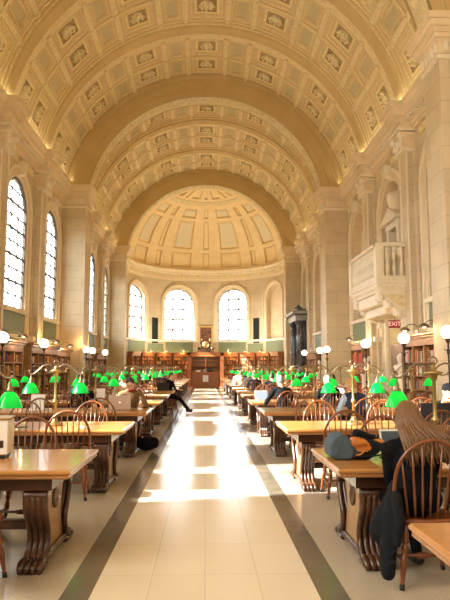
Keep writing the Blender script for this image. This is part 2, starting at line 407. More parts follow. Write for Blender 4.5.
def side_wall(sgn):
    global nwin
    P = lambda y, z, d: (sgn*(WX+d), y, z)
    mb = MB(); tr = MB(); gp = MB(); rel = MB()
    for b in bays:
        y0, y1 = b-BAY/2, b+BAY/2
        glazed = sgn < 0 and b > 4  # unseen rear left bays walled up to keep sun off the near floor
        door_bay = (sgn > 0 and abs(b-20.25) < .1)
        arch_wall(mb, P, y0, y1, 0, 9.75, b, HW, ZSILL if not door_bay else 4.3, ZSP, .16 if glazed else .42, 'stone', back=None if glazed else 'stone_plain')
        # stepped archivolt mouldings
        zb = 2.62
        arch_band(tr, P, b, HW+.10, HW+.36, ZSP, zb, 0, -.03, 'stone_plain'); arch_band(tr, P, b, HW+.30, HW+.42, ZSP, zb, 0, -.07, 'stone_pale')
        arch_band(tr, P, b, HW+.02, HW+.07, ZSP, ZSILL, 0, -.015, 'stone_pale')
        # sill, sage panel below and string course
        for (xa, za, zb2) in ((.16, ZSILL-.16, ZSILL-.02), (.10, 2.50, 2.62)):
            if door_bay: continue
            tr.box(sgn*(WX-xa), sgn*(WX+.05), b-HW-.1, b+HW+.1, za, zb2, 'stone_pale')
        if not door_bay: gp.box(sgn*(WX-.02), sgn*(WX-.005), b-HW-.08, b+HW+.08, 2.62, ZSILL-.16, 'green')
        # keystone console
        T = Matrix.Translation((sgn*(WX-.10), b, ZSP+HW+.30))
        tr.box(-.14, .14, -.11, .11, -.22, .26, 'stone_pale', .02, T); tr.box(-.16, .16, -.14, .14, .16, .26, 'stone_pale', 0, T)
        # frieze relief panels
        rel.box(sgn*(WX-.05), sgn*WX, b-1.5, b-.25, 8.58, 8.84, 'relief'); rel.box(sgn*(WX-.05), sgn*WX, b+.25, b+1.5, 8.58, 8.84, 'relief')
        if glazed:
            nwin += 1
            window_obj(nwin, P, b, HW, ZSILL, ZSP, 'lead', 3, 10, True, .09)
    # outer skin blocks sunlight leaking round the edge
    struct(mb.build('wall_left' if sgn < 0 else 'wall_right'))
    struct(gp.build('trim_green_panels')); struct(tr.build('trim_window_surrounds')); struct(rel.build('trim_frieze_reliefs'))
    # entablature: profile in (projection from wall, z)
    prof = [(.0, 8.90), (.10, 8.90), (.10, 9.02), (.14, 9.02), (.14, 9.15), (.19, 9.17), (.19, 9.30), (.34, 9.36), (.38, 9.44), (.38, 9.56), (.50, 9.66), (.50, 9.76), (0, 9.80)]
    e = MB()
    y = [Y0, 41.0]
    vs = [(sgn*(WX-p), yy, z) for yy in y for p, z in prof]; k = len(prof)
    e.add(vs, [(i, i+1, k+i+1, k+i) for i in range(k-1)]+[tuple(range(k)), tuple(range(2*k-1, k-1, -1))], 'stone_plain')
    yy = Y0
    while yy < 41: e.box(sgn*(WX-.33), sgn*(WX-.2), yy, yy+.10, 9.20, 9.31, 'stone_pale'); yy += .2      # dentils
    struct(e.build('trim_cornice'))
    # pilasters with capitals between the bays
    for b in bays[:-1]:
        yp = b+BAY/2
        if abs((yp-13.5)/13.5 - round((yp-13.5)/13.5)) < .02: continue
        p = MB(); X = lambda d: sgn*(WX-d)
        p.box(X(0), X(.11), yp-.62, yp+.62, 0, 8.25, 'stone'); p.box(X(.1), X(.27), yp-.36, yp+.36, 0, 8.25, 'stone')
        p.box(X(.26), X(.30), yp-.36, yp-.28, .5, 8.2, 'stone_pale'); p.box(X(.26), X(.30), yp+.28, yp+.36, .5, 8.2, 'stone_pale')
        p.box(X(0), X(.5), yp-.46, yp+.46, 0, .35, 'stone_pale'); p.box(X(0), X(.46), yp-.43, yp+.43, .35, .5, 'stone_pale', .03)
        p.box(X(0), X(.24), yp-.68, yp+.68, 2.45, 2.62, 'stone_pale')
        p.box(X(0), X(.44), yp-.42, yp+.42, 8.22, 8.32, 'stone_pale')
        # capital: flaring bell, leaves, volutes, abacus
        for q in range(5):
            t = q/4; p.box(X(0), X(.38+.12*t*t), yp-.36-.10*t*t, yp+.36+.10*t*t, 8.32+.10*q, 8.42+.10*q, 'stone_plain')
        for dy in (-.27, 0, .27):
            T = Matrix.Translation((X(.43), yp+dy, 8.33)); p.lathe([(0, 0), (.09, .04), (.07, .2), (.11, .30), (.04, .36), (0, .34)], 'stone_pale', 8, T)
        for dy in (-.34, .34):
            p.turned((X(.2), yp+dy, 8.76), (X(.58), yp+dy, 8.76), [(0, .02), (0, .12), (.9, .12), (.95, .07), (1, .07), (1, .0)], 'stone_pale', 12)
        p.box(X(0), X(.58), yp-.48, yp+.48, 8.86, 8.96, 'stone_pale', .015)
        # entablature breaking forward over the pilaster
        for (a, z0, z1) in ((.46, 8.96, 9.16), (.50, 9.16, 9.34), (.66, 9.34, 9.44), (.72, 9.44, 9.58), (.84, 9.58, 9.78)):
            p.box(X(0), X(a), yp-.40-(a-.46)*.5, yp+.40+(a-.46)*.5, z0, z1, 'stone_plain')
        struct(p.build('trim_pilaster'))
for s in (-1, 1): side_wall(s)

# piers carrying the great arches
for yp in (13.5, 27.0, YA):
    for s in (-1, 1):
        p = MB(); X = lambda d: s*(PX-d)
        p.box(s*WX, X(0), yp-.5, yp+.5, 0, 8.86, 'stone')
        p.box(s*WX, X(.08), yp-.58, yp+.58, 0, .5, 'stone_pale'); p.box(s*WX, X(.05), yp-.55, yp+.55, .5, .62, 'stone_pale')
        p.box(s*WX, X(.05), yp-.55, yp+.55, 8.72, 8.82, 'stone_pale')
        p.box(s*WX, X(.03), yp-.53, yp+.53, 8.86, 9.14, 'stone_plain')
        n = 6
        for q in range(n):
            x = PX+.10+q*(WX-PX-.2)/n; p.box(s*x, s*(x+.09), yp-.60, yp+.60, 8.90, 9.12, 'stone_pale')
        for q in range(5): yy = yp-.45+q*.2; p.box(X(.08), X(0), yy, yy+.09, 8.90, 9.12, 'stone_pale')
        for (a, z0, z1) in ((.06, 9.14, 9.22), (.12, 9.22, 9.32), (.18, 9.32, 9.44), (.26, 9.44, 9.58), (.32, 9.58, 9.74)):
            p.box(s*WX, X(a), yp-.5-a, yp+.5+a, z0, z1, 'stone_plain')
        struct(p.build('trim_pier'))
# ---- great arches and small ribs
def AR(th, y, r): return (-r*Cc(th), y, ZC+r*S(th))
TH0 = math.asin((9.70-ZC)/RV)
def ring(mb, y0, y1, prof, m, n=72, t0=TH0):
    """prof: closed section list (y, r)"""
    k = len(prof); rows = [[AR(t0+(PI-2*t0)*i/n, y, r) for y, r in prof] for i in range(n+1)]
    vs = [v for r in rows for v in r]
    mb.add(vs, [(i*k+j, i*k+(j+1) % k, (i+1)*k+(j+1) % k, (i+1)*k+j) for i in range(n) for j in range(k)], m)
for ya in (0.0, 13.5, 27.0, YA):
    mb = MB(); R0_, R1_ = 5.50, RV+.06; ti = math.asin((9.70-ZC)/R0_)
    ring(mb, 0, 0, [(ya-.5, R1_), (ya-.5, 5.50), (ya+.5, 5.50), (ya+.5, R1_)], 'ochre', t0=ti*.95)
    ring(mb, 0, 0, [(ya-.38, 5.52), (ya-.38, 5.485), (ya+.38, 5.485), (ya+.38, 5.52)], 'relief', t0=ti*.95)
    ring(mb, 0, 0, [(ya-.63, 6.53), (ya-.63, 6.49), (ya-.60, 6.49), (ya-.60, 6.53)], 'coffer_deep', t0=TH0)  # dark line painted for the shadow gap at the outer edge
    nb_ = 26        # guilloche bosses on the soffit
    for q in range(nb_):
        th = ti+(PI-2*ti)*(q+.5)/nb_; o = Vector(AR(th, ya, 5.485)); nrm = Vector((Cc(th), 0, -S(th))); tan = Vector((S(th), 0, Cc(th)))
        T = Matrix(((tan.x, 0, nrm.x, o.x), (tan.y, 1, nrm.y, o.y), (tan.z, 0, nrm.z, o.z), (0, 0, 0, 1)))
        mb.lathe([(.26, 0), (.26, .03), (.20, .03), (.18, .01), (.08, .01), (.06, .05), (0, .06)], 'relief', 12, T)
    for r0, r1, d in ((5.50, 5.56, .03), (5.84, 5.89, .03), (6.14, 6.20, .03), (6.30, 6.54, .07), (6.42, 6.50, .12)):
        ring(mb, 0, 0, [(ya-.5-d, r1), (ya-.5-d, r0), (ya+.5+d, r0), (ya+.5+d, r1)], 'ochre', t0=ti*.95 if r0 < 6 else TH0)
    struct(mb.build('ceiling_arch'))
ribs = [b+BAY/2 for b in bays[:-1] if abs(((b+BAY/2)/13.5) - round((b+BAY/2)/13.5)) > .02]
for ya in ribs:
    mb = MB()
    ring(mb, 0, 0, [(ya-.40, RV+.1), (ya-.40, RV-.02), (ya-.34, RV-.05), (ya-.28, RV-.05), (ya-.25, RV-.16), (ya+.25, RV-.16), (ya+.28, RV-.05), (ya+.34, RV-.05), (ya+.40, RV-.02), (ya+.40, RV+.1)], 'ochre')
    for d in (-.31, .31):
        ring(mb, 0, 0, [(ya+d-.03, RV), (ya+d-.03, RV-.08), (ya+d+.03, RV-.08), (ya+d+.03, RV)], 'relief')
    struct(mb.build('ceiling_rib'))
# ---- coffered vault, one mesh per bay
arc_big, arc_small, strip_w = 1.46, .82, .20
segs = []; 
order = ['S'] + ['L', 'S']*7
order = ['S', 'L', 'S', 'L', 'S', 'L', 'S', 'L', 'S', 'L', 'S', 'L', 'S', 'L', 'S']
order = order[1:-1]
us = []; uk = []    # breakpoints along arc and type of each cell
tot = sum(arc_big if o == 'L' else arc_small for o in order)+strip_w*(len(order)+1)
full = (PI-2*TH0)*RV; pos = (full-tot)/2
def push(a, k): us.append(a); uk.append(k)
push(0, ('flat', 0)); 
for o in order:
    push(pos, ('strip', 0)); pos += strip_w
    wd = arc_big if o == 'L' else arc_small
    edges = [0, .09, .17, .26, .36] if o == 'L' else [0, .08, .15, .23]
    for q, e_ in enumerate(edges): push(pos+e_, (o, q+1))
    k = len(edges)
    if o == 'L':  push(pos+wd*.5, (o, k))
    for q in range(len(edges)-1, 0, -1): push(pos+wd-edges[q], (o, q))
    pos += wd
push(pos, ('strip', 0)); pos += strip_w; push(pos, ('flat', 0)); us.append(full)
def ysegs(L, flatN):
    """cells along the hall: frieze band, strip, coffer, strip, coffer, strip"""
    ys = []; yk = []
    def p(a, k): ys.append(a); yk.append(k)
    p(0, 'band'); a = flatN; cw = (L-flatN-3*.11)/2
    for _ in range(2):
        p(a, 'strip'); a += .11
        for q, e_ in enumerate([0, .09, .17, .26, .36]): p(a+e_, q+1)
        for q, e_ in zip((4, 3, 2, 1), (.36, .26, .17, .09)): p(a+cw-e_, q)
        a += cw
    p(a, 'strip'); ys.append(L); return ys, yk
DEPTH = {0: 0, 1: .04, 2: .065, 3: .09, 4: .115, 5: .17}
vault_cache = {}
def coffer_bay(ya, yb, flip):
    L = yb-ya; key = (round(L, 3), flip)
    if key not in vault_cache:
        ys, yk = ysegs(L, .42)
        if flip: ys2 = [L-y for y in ys][::-1]; yk = yk[::-1]; ys = ys2
        P = lambda u, v, h: AR(TH0+u/RV, v, RV+h)
        def lev(i, j):
            (a, q), k = uk[i], yk[j]
            if a in ('strip', 'flat'): return 0
            if k in ('strip', 'band'): return 0
            lim = 5 if a == 'L' else 4
            return min(q, k, lim)
        mb = MB()
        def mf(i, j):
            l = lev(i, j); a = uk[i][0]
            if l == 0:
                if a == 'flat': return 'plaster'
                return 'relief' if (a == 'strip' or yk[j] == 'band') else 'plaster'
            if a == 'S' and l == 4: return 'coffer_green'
            if l == 5: return 'coffer_deep'  # rosette shadow painted into the large coffer centre
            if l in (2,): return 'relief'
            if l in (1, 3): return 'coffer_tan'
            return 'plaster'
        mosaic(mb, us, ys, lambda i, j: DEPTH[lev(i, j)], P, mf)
        # rosettes/shells in large coffers, dentils on the second step, beads on the strips
        cents = []
        for i in range(len(uk)):
            if uk[i][0] == 'L' and uk[i][1] == 5 and uk[i-1][1] == 4: cents.append(us[i+1])
        yc = []
        j = 0
        runs = [(ys[j], ys[j+1]) for j in range(len(yk)) if yk[j] == 5]
        for (a, b) in runs:
            for c in cents:
                th = TH0+c/RV; o = Vector(AR(th, (a+b)/2, RV+.17)); nrm = Vector((Cc(th), 0, -S(th))); tan = Vector((S(th), 0, Cc(th)))
                T = Matrix(((tan.x, 0, nrm.x, o.x), (tan.y, 1, nrm.y, o.y), (tan.z, 0, nrm.z, o.z), (0, 0, 0, 1)))
                mb.lathe([(.26, 0), (.28, .05), (.20, .09), (.16, .06), (.10, .12), (0, .15)], 'relief', 10, T)
                for q in range(8):
                    A = q*PI/4; T2 = T @ Matrix.Translation((.25*Cc(A), .25*S(A)*.8, .07)); mb.lathe([(.08, 0), (.065, .06), (0, .09)], 'relief', 5, T2)
        for i in range(len(uk)):
            if uk[i][1] == 1 and uk[i][0] in 'LS' and uk[i-1][0] == 'strip':
                wd = arc_big if uk[i][0] == 'L' else arc_small; u0 = us[i]
                for jj in range(len(yk)):
                    if yk[jj] == 1 and yk[jj-1] == 'strip':
                        v0 = ys[jj]; v1 = v0+(L-.42-3*.11)/2
                        for side in (0, 1):
                            u = u0+.18
                            vv = v0+.105 if side == 0 else v1-.145
                            while u < u0+wd-.16:
                                a = [P(u+du, vv+dv, .065-dh) for dh in (0, .035) for (du, dv) in ((0, 0), (.05, 0), (.05, .04), (0, .04))]
                                mb.add(a, [(4, 5, 6, 7), (0, 1, 5, 4), (1, 2, 6, 5), (2, 3, 7, 6), (3, 0, 4, 7)], 'relief'); u += .10
                            v = v0+.19; uu = u0+.105 if side == 0 else u0+wd-.145
                            while v < v1-.16:
                                a = [P(uu+du, v+dv, .065-dh) for dh in (0, .035) for (du, dv) in ((0, 0), (.04, 0), (.04, .05), (0, .05))]
                                mb.add(a, [(4, 5, 6, 7), (0, 1, 5, 4), (1, 2, 6, 5), (2, 3, 7, 6), (3, 0, 4, 7)], 'relief'); v += .10
        # bosses where strips cross
        for i in range(len(uk)):
            if uk[i][0] == 'strip':
                for jj in range(len(yk)):
                    if yk[jj] == 'strip':
                        c = (us[i]+us[i+1])/2; th = TH0+c/RV; o = Vector(AR(th, (ys[jj]+ys[jj+1])/2, RV)); nrm = Vector((Cc(th), 0, -S(th))); tan = Vector((S(th), 0, Cc(th)))
                        T = Matrix(((tan.x, 0, nrm.x, o.x), (tan.y, 1, nrm.y, o.y), (tan.z, 0, nrm.z, o.z), (0, 0, 0, 1)))
                        mb.lathe([(.10, 0), (.10, .03), (.05, .05), (0, .04)], 'relief', 8, T)
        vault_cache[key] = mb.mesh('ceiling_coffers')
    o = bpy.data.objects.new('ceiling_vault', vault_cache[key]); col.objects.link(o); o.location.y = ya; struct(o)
edges_y = [Y0]+[k*BAY for k in range(0, 10)]
for b in bays:
    a, c = b-BAY/2, b+BAY/2
    isg = lambda y: abs(y/13.5-round(y/13.5)) < .02
    a2 = a+(.5 if isg(a) else .38); c2 = c-(.5 if isg(c) else .38)
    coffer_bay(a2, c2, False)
# shell over the vault and walls so that no daylight leaks in
mb = MB()
ring(mb, 0, 0, [(Y0, RV+.5), (Y0, RV+.8), (41.6, RV+.8), (41.6, RV+.5)], 'plaster', 48, t0=-.02)
for s in (-1, 1):
    mb.box(s*(WX+.17), s*(WX+.75), Y0, 41, 9.3, 10.6, 'plaster'); 
struct(mb.build('ceiling_shell'))
struct(MB().box(-7.5, 7.5, Y0-.3, Y0, 0, 16.5, 'stone').build('wall_back'))

# ============================================================ APSE
YC, RA = 41.0, 5.75
def PA(a, z, d):      # a measured from +Y in metres along the wall
    t = a/RA; return ((RA+d)*S(t), YC+(RA+d)*Cc(t), z)
mb = MB(); tr = MB(); wob = []
half = PI/2*RA
fine = 6
edges = [math.radians(q)*RA for q in (-90, -42, 0, 42, 90)]
for k in range(4):
    a, b = edges[k], edges[k+1]; c = math.radians((-64, -21.5, 21.5, 64)[k])*RA
    blind = (k == 3)
    if k in (1, 2): hw, zb, zs = 1.20, 3.62, 6.45
    else: hw, zb, zs = 1.05, 3.62, 6.55
    arch_wall(mb, PA, a, b, 0, 9.3, c, hw, zb, zs, .40, 'stone', back='stone_plain' if blind else None, fine=fine)
    arch_band(tr, PA, c, hw+.08, hw+.30, zs, zb-.1, 0, -.06, 'stone_pale'); arch_band(tr, PA, c, hw+.26, hw+.36, zs, zb-.1, 0, -.12, 'stone_plain')
    if not blind:
        nwin += 1; window_obj(nwin, PA, c, hw, zb, zs, 'white_bar', 3, 5, False, .3, .055)
struct(mb.build('wall_apse'))
gpb = MB()
for k in range(4):
    c = math.radians((-64, -21.5, 21.5, 64)[k])*RA
    for (u0, u1) in ((c-1.15, c+1.15),):
        n = 6
        for q in range(n):
            ua, ub = u0+(u1-u0)*q/n, u0+(u1-u0)*(q+1)/n
            gpb.add([PA(ua, 2.5, -.02), PA(ub, 2.5, -.02), PA(ub, 3.45, -.02), PA(ua, 3.45, -.02)], [(0, 1, 2, 3)], 'green')
for c0 in (-42, 42):
    c = math.radians(c0)*RA
    for q in range(4):
        ua, ub = c-.75+1.5*q/4, c-.75+1.5*(q+1)/4
        gpb.add([PA(ua, 2.5, -.02), PA(ub, 2.5, -.02), PA(ub, 3.3, -.02), PA(ua, 3.3, -.02)], [(0, 1, 2, 3)], 'green')
struct(gpb.build('trim_green_apse'))
def sweep_apse(mb, prof, m, n=48, t0=-90, t1=90):
    rows = [[PA(math.radians(t0+(t1-t0)*i/n)*RA, z, -p) for p, z in prof] for i in range(n+1)]; k = len(prof)
    mb.add([v for r in rows for v in r], [(i*k+j, i*k+j+1, (i+1)*k+j+1, (i+1)*k+j) for i in range(n) for j in range(k-1)], m)
sweep_apse(tr, [(0, 3.46), (.12, 3.46), (.14, 3.60), (0, 3.62)], 'stone_pale')
sweep_apse(tr, [(0, 8.30), (.05, 8.30), (.05, 8.44), (.10, 8.46), (.10, 8.82), (.16, 8.86), (.16, 8.94), (.34, 9.02), (.38, 9.16), (.30, 9.24), (0, 9.24)], 'stone_plain')
for q in range(60):
    t = math.radians(-88+q*176/59)*RA
    a = [PA(t+du, z, -d) for z in (8.90, 9.0) for (du, d) in ((0, .1), (.1, .1), (.1, .26), (0, .26))]
    tr.add(a, [(0, 1, 2, 3), (4, 7, 6, 5), (0, 4, 5, 1), (1, 5, 6, 2), (2, 6, 7, 3), (3, 7, 4, 0)], 'stone_pale')
for q in range(14):   # relief frieze blocks
    t = math.radians(-84+q*168/13)*RA
    a = [PA(t+du, z, -d) for z in (8.50, 8.80) for (du, d) in ((-.35, .1), (.35, .1), (.35, .13), (-.35, .13))]
    tr.add(a, [(0, 1, 2, 3), (4, 7, 6, 5), (0, 4, 5, 1), (1, 5, 6, 2), (2, 6, 7, 3), (3, 7, 4, 0)], 'relief')
struct(tr.build('trim_apse_mouldings'))
# blocks between nave arch and apse wall
mb = MB()
for s in (-1, 1): mb.box(s*5.6, s*7.2, 40.95, 41.3, 0, 9.8, 'stone')
ring(mb, 0, 0, [(40.95, RV+.8), (40.95, 5.5), (41.3, 5.5), (41.3, RV+.8)], 'dome', t0=.05)
struct(mb.build('wall_apse_arch'))
# half dome with panels
RD = 5.62
def PD(u, v, h):
    az, el = math.radians(u), math.radians(v); r = RD+h
    return (r*S(az)*Cc(el), YC+r*Cc(az)*Cc(el), 8.90+r*S(el)*.985)
du = []; dk = []
def pn(a, k): du.append(a); dk.append(k)
def panel_u(c, hw_, kind):
    st = 1.1 if kind == 'W' else .8
    for q in range(3): pn(c-hw_+q*st, (kind, q+1))
    pn(c, (kind, 3))
    for q in (2, 1): pn(c+hw_-q*st, (kind, q))
    pn(c+hw_, ('F', 0))
pn(-90, ('F', 0))
for c in (-84, -63, -42, -21, 0, 21, 42, 63, 84):
    narrow = (round(c/21) % 2 == 0)
    if abs(c) == 84: narrow = True
    panel_u(c, 2.6 if narrow else 8.6, 'N' if narrow else 'W')
du.append(90)
dv = []; vk = []
def pv(a, k): dv.append(a); vk.append(k)
pv(0, ('F', 0))
for (a, b, row) in ((5, 17, 'a'), (20, 44, 'b'), (47, 56, 'c')):
    for q in range(3): pv(a+q*1.0, (row, q+1))
    for q in (2, 1): pv(b-q*1.0, (row, q))
    pv(b, ('F', 0))
pv(60, ('R', 0)); pv(64, ('F', 0))
for q in range(2): pv(67+q, ('d', q+1))
pv(78, ('d', 1)); pv(79, ('F', 0)); pv(82, ('E', 1)); dv.append(89.5)
# subdivide for roundness
def subdiv(a, k, step):
    A, K = [], []
    for i in range(len(k)):
        n = max(1, math.ceil((a[i+1]-a[i])/step))
        for q in range(n): A.append(a[i]+(a[i+1]-a[i])*q/n); K.append(k[i])
    A.append(a[-1]); return A, K
du, dk = subdiv(du, dk, 3.0); dv, vk = subdiv(dv, vk, 4)
def dl(i, j):
    a, b = dk[i], vk[j]
    if b[0] == 'R': return -1
    if b[0] == 'E': return 2
    if a[0] == 'F' or b[0] == 'F': return 0
    return min(a[1], b[1])
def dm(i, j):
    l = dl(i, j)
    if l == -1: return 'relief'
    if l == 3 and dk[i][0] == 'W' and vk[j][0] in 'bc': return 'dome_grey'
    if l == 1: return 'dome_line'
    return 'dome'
mb = MB(); mosaic(mb, du, dv, lambda i, j: {-1: -.04, 0: 0, 1: .07, 2: .09, 3: .05}[dl(i, j)], PD, dm)
struct(mb.build('ceiling_dome'))
mb = MB(); n = 24
vs = [(7.2*S(math.radians(-90+180*i/n))*Cc(math.radians(e_)), YC+7.2*Cc(math.radians(-90+180*i/n))*Cc(math.radians(e_)), 9.2+7*S(math.radians(e_))) for e_ in range(0, 91, 10) for i in range(n+1)]
mb.add(vs, [(j*(n+1)+i, j*(n+1)+i+1, (j+1)*(n+1)+i+1, (j+1)*(n+1)+i) for j in range(9) for i in range(n)], 'plaster')
rows = [[PA(math.radians(-90+180*i/n)*RA, z, d) for z, d in ((8.4, .41), (9.6, 1.45))] for i in range(n+1)]
mb.add([v for r in rows for v in r], [(2*i, 2*i+1, 2*i+3, 2*i+2) for i in range(n)], 'plaster')
struct(mb.build('ceiling_dome_shell'))

# ============================================================ OBJECTS
ORD = ['frontmost', 'second', 'third', 'fourth', 'fifth', 'sixth', 'seventh', 'eighth', 'ninth', 'tenth', 'eleventh', 'twelfth', 'thirteenth', 'fourteenth']
NT = 13
def ynear(k): return 1.78 if k < 0 else 4.45+2.8*k
TD = 1.16; TL = 3.7; TH = .75
def tname(k): return ORD[k+1]
SIDE = {-1: 'left', 1: 'right'}

# ---- reading table
def make_table():
    root = thing('reading_table', 'x', 'table')
    MB().box(-TL/2, TL/2, -TD/2, TD/2, .715, TH, 'wood', .010).build('tabletop', root)
    e = MB(); e.box(-TL/2+.012, TL/2-.012, -TD/2+.012, TD/2-.012, .685, .716, 'edge', .008); e.build('top_moulding', root)
    a = MB(); a.box(-TL/2+.16, TL/2-.16, -TD/2+.13, TD/2-.13, .585, .686, 'leg'); a.build('apron', root)
    for sx in (-1, 1):
        x = sx*(TL/2-.29)
        p = MB()
        out = [(-.30, .60), (-.26, .50), (-.22, .38), (-.22, .26), (-.27, .15), (-.30, .07), (.30, .07), (.27, .15), (.22, .26), (.22, .38), (.26, .50), (.30, .60)]
        T = Matrix.Translation((x, 0, 0)) @ Matrix(((0, 0, 1, 0), (1, 0, 0, 0), (0, 1, 0, 0), (0, 0, 0, 1)))
        p.extrude(out, -.045, .045, 'panel', T)
        p.box(x-.085, x+.085, -.40, .40, .57, .60, 'leg', .008); p.box(x-.075, x+.075, -.36, .36, .03, .085, 'leg', .01)
        # carved rosette on both faces of the panel
        for s in (-1, 1):
            p.turned((x+s*.04, 0, .45), (x+s*.075, 0, .45), [(0, .09), (.5, .09), (.5, .06), (1, .03), (1, 0)], 'leg', 14)
        tp = p.build('trestle', root)
        for sy in (-1, 1):
            g = MB()
            pth = [(.36, .585), (.43, .55), (.445, .49), (.42, .42), (.36, .34), (.305, .26), (.29, .19), (.32, .12), (.38, .075), (.42, .05)]
            for q in range(4):
                dx = -.066+q*.044
                g.tube([(x+dx, sy*y_*.93, z) for y_, z in pth], [.020, .026, .030, .030, .028, .026, .025, .026, .028, .026], 'leg', 8)
            g.turned((x-.09, sy*.385, .535), (x+.09, sy*.385, .535), [(0, 0), (0, .048), (.06, .052), (.5, .044), (.94, .052), (1, .048), (1, 0)], 'leg', 14)
            for q in range(4):      # lion paw toes
                dx = -.069+q*.046
                g.tube([(x+dx, sy*.36, .06), (x+dx, sy*.42, .075), (x+dx, sy*.455, .062), (x+dx, sy*.50, .034), (x+dx, sy*.51, .006)], [.022, .026, .033, .030, .014], 'leg', 8)
            g.box(x-.085, x+.085, sy*.30, sy*.46, 0, .04, 'leg', .008)
            g.build('leg', tp)
    s_ = MB(); s_.box(-TL/2+.33, TL/2-.33, -.05, .05, .20, .27, 'leg', .01); s_.build('stretcher', root)
    return root
table0 = make_table(); note_kids(table0)
first = True
for k in range(-1, NT):
    for s in (-1, 1):
        t = table0 if first else copy_tree(table0); first = False
        t.location = (s*(.985+TL/2), ynear(k)+TD/2, 0)
        if s > 0: t.rotation_euler.z = PI
        extra = {(0, -1): ' carrying a pale boxy case', (0, 1): ' with a backpack on its end', (-1, 1): ' cut by the picture edge', (2, -1): ' with the brown sweater reader'}.get((k, s), '')
        t['label'] = 'oak table with lion-paw legs, %s of the %s row%s' % (tname(k), SIDE[s], extra)
        t['group'] = 'reading tables in the %s row' % SIDE[s]

# ---- two-armed green desk lamp
def shade_prof(): return [(.030, 1.300), (.045, 1.288), (.066, 1.262), (.084, 1.228), (.100, 1.190), (.107, 1.172), (.110, 1.166)]
def make_lamp(detail=True):
    root = thing('desk_lamp', 'x', 'lamp')
    n = 14 if detail else 8
    b = MB(); b.lathe([(.0, .752), (.11, .752), (.11, .77), (.095, .78), (.085, .79), (.05, .80), (.035, .83), (.03, .86)], 'brass', n+4); b.build('base', root)
    p = MB(); p.lathe([(.018, .84), (.018, 1.03), (.030, 1.045), (.034, 1.06), (.022, 1.075), (.017, 1.09), (.015, 1.38), (.03, 1.40), (.035, 1.43), (.075, 1.445), (.078, 1.46), (.03, 1.47), (.02, 1.50), (.012, 1.53)], 'brass', n); p.build('post', root)
    r = MB(); r.tube([(.035*Cc(q*PI/5), 0, 1.555+.035*S(q*PI/5)) for q in range(10)], .007, 'bronze', 6, True); r.build('ring', root)
    for s in (-1, 1):
        a = MB(); pts = []
        for (x, z) in ((.01, 1.475), (.05, 1.515), (.10, 1.535), (.16, 1.525), (.21, 1.485), (.25, 1.44), (.285, 1.415), (.32, 1.41), (.345, 1.425), (.352, 1.45), (.338, 1.465), (.322, 1.455)): pts.append((s*x, 0, z))
        a.tube(pts, [.009]*8+[.008, .007, .006, .005], 'bronze', 8 if detail else 5)
        a.tube([(s*.03, 0, 1.46), (s*.07, 0, 1.43), (s*.12, 0, 1.44), (s*.135, 0, 1.475)], .006, 'bronze', 5)
        arm = a.build('arm', root)
        h = MB(); h.lathe([(.006, 1.41), (.006, 1.37), (.014, 1.365), (.017, 1.33), (.030, 1.315), (.033, 1.298), (0, 1.298)], 'bronze', n, Matrix.Translation((s*.32, 0, 0))); h.build('socket', arm)
        q = MB(); pr = shade_prof(); q.lathe(pr+[(r_-.004, z-.001) for r_, z in pr[::-1]], 'shade', n+6, Matrix.Translation((s*.32, 0, 0)), cap=False)
        q.build('lamp_shade', root)
        u = MB(); u.lathe([(0, 1.20), (.022, 1.208), (.028, 1.23), (.020, 1.255), (.012, 1.29)], 'bulb', 8, Matrix.Translation((s*.32, 0, 0))); u.build('bulb', root)
    return root
lamp0 = make_lamp(); note_kids(lamp0); lamp1 = make_lamp(False); note_kids(lamp1)
u0 = u1 = True
for k in range(-1, NT):
    for s in (-1, 1):
        for j, x in enumerate((1.95, 3.71)):
            near = k < 5
            if k < 0: continue
            if near: l = lamp0 if u0 else copy_tree(lamp0); u0 = False
            else: l = lamp1 if u1 else copy_tree(lamp1); u1 = False
            l.location = (s*x, ynear(k)+TD/2, 0); l.rotation_euler.z = rnd.uniform(-.05, .05)
            l['label'] = 'brass lamp with green shades, %s end of %s %s table' % (('aisle', 'wall')[j], tname(k), SIDE[s])
            l['group'] = 'green-shaded desk lamps, %s row' % SIDE[s]

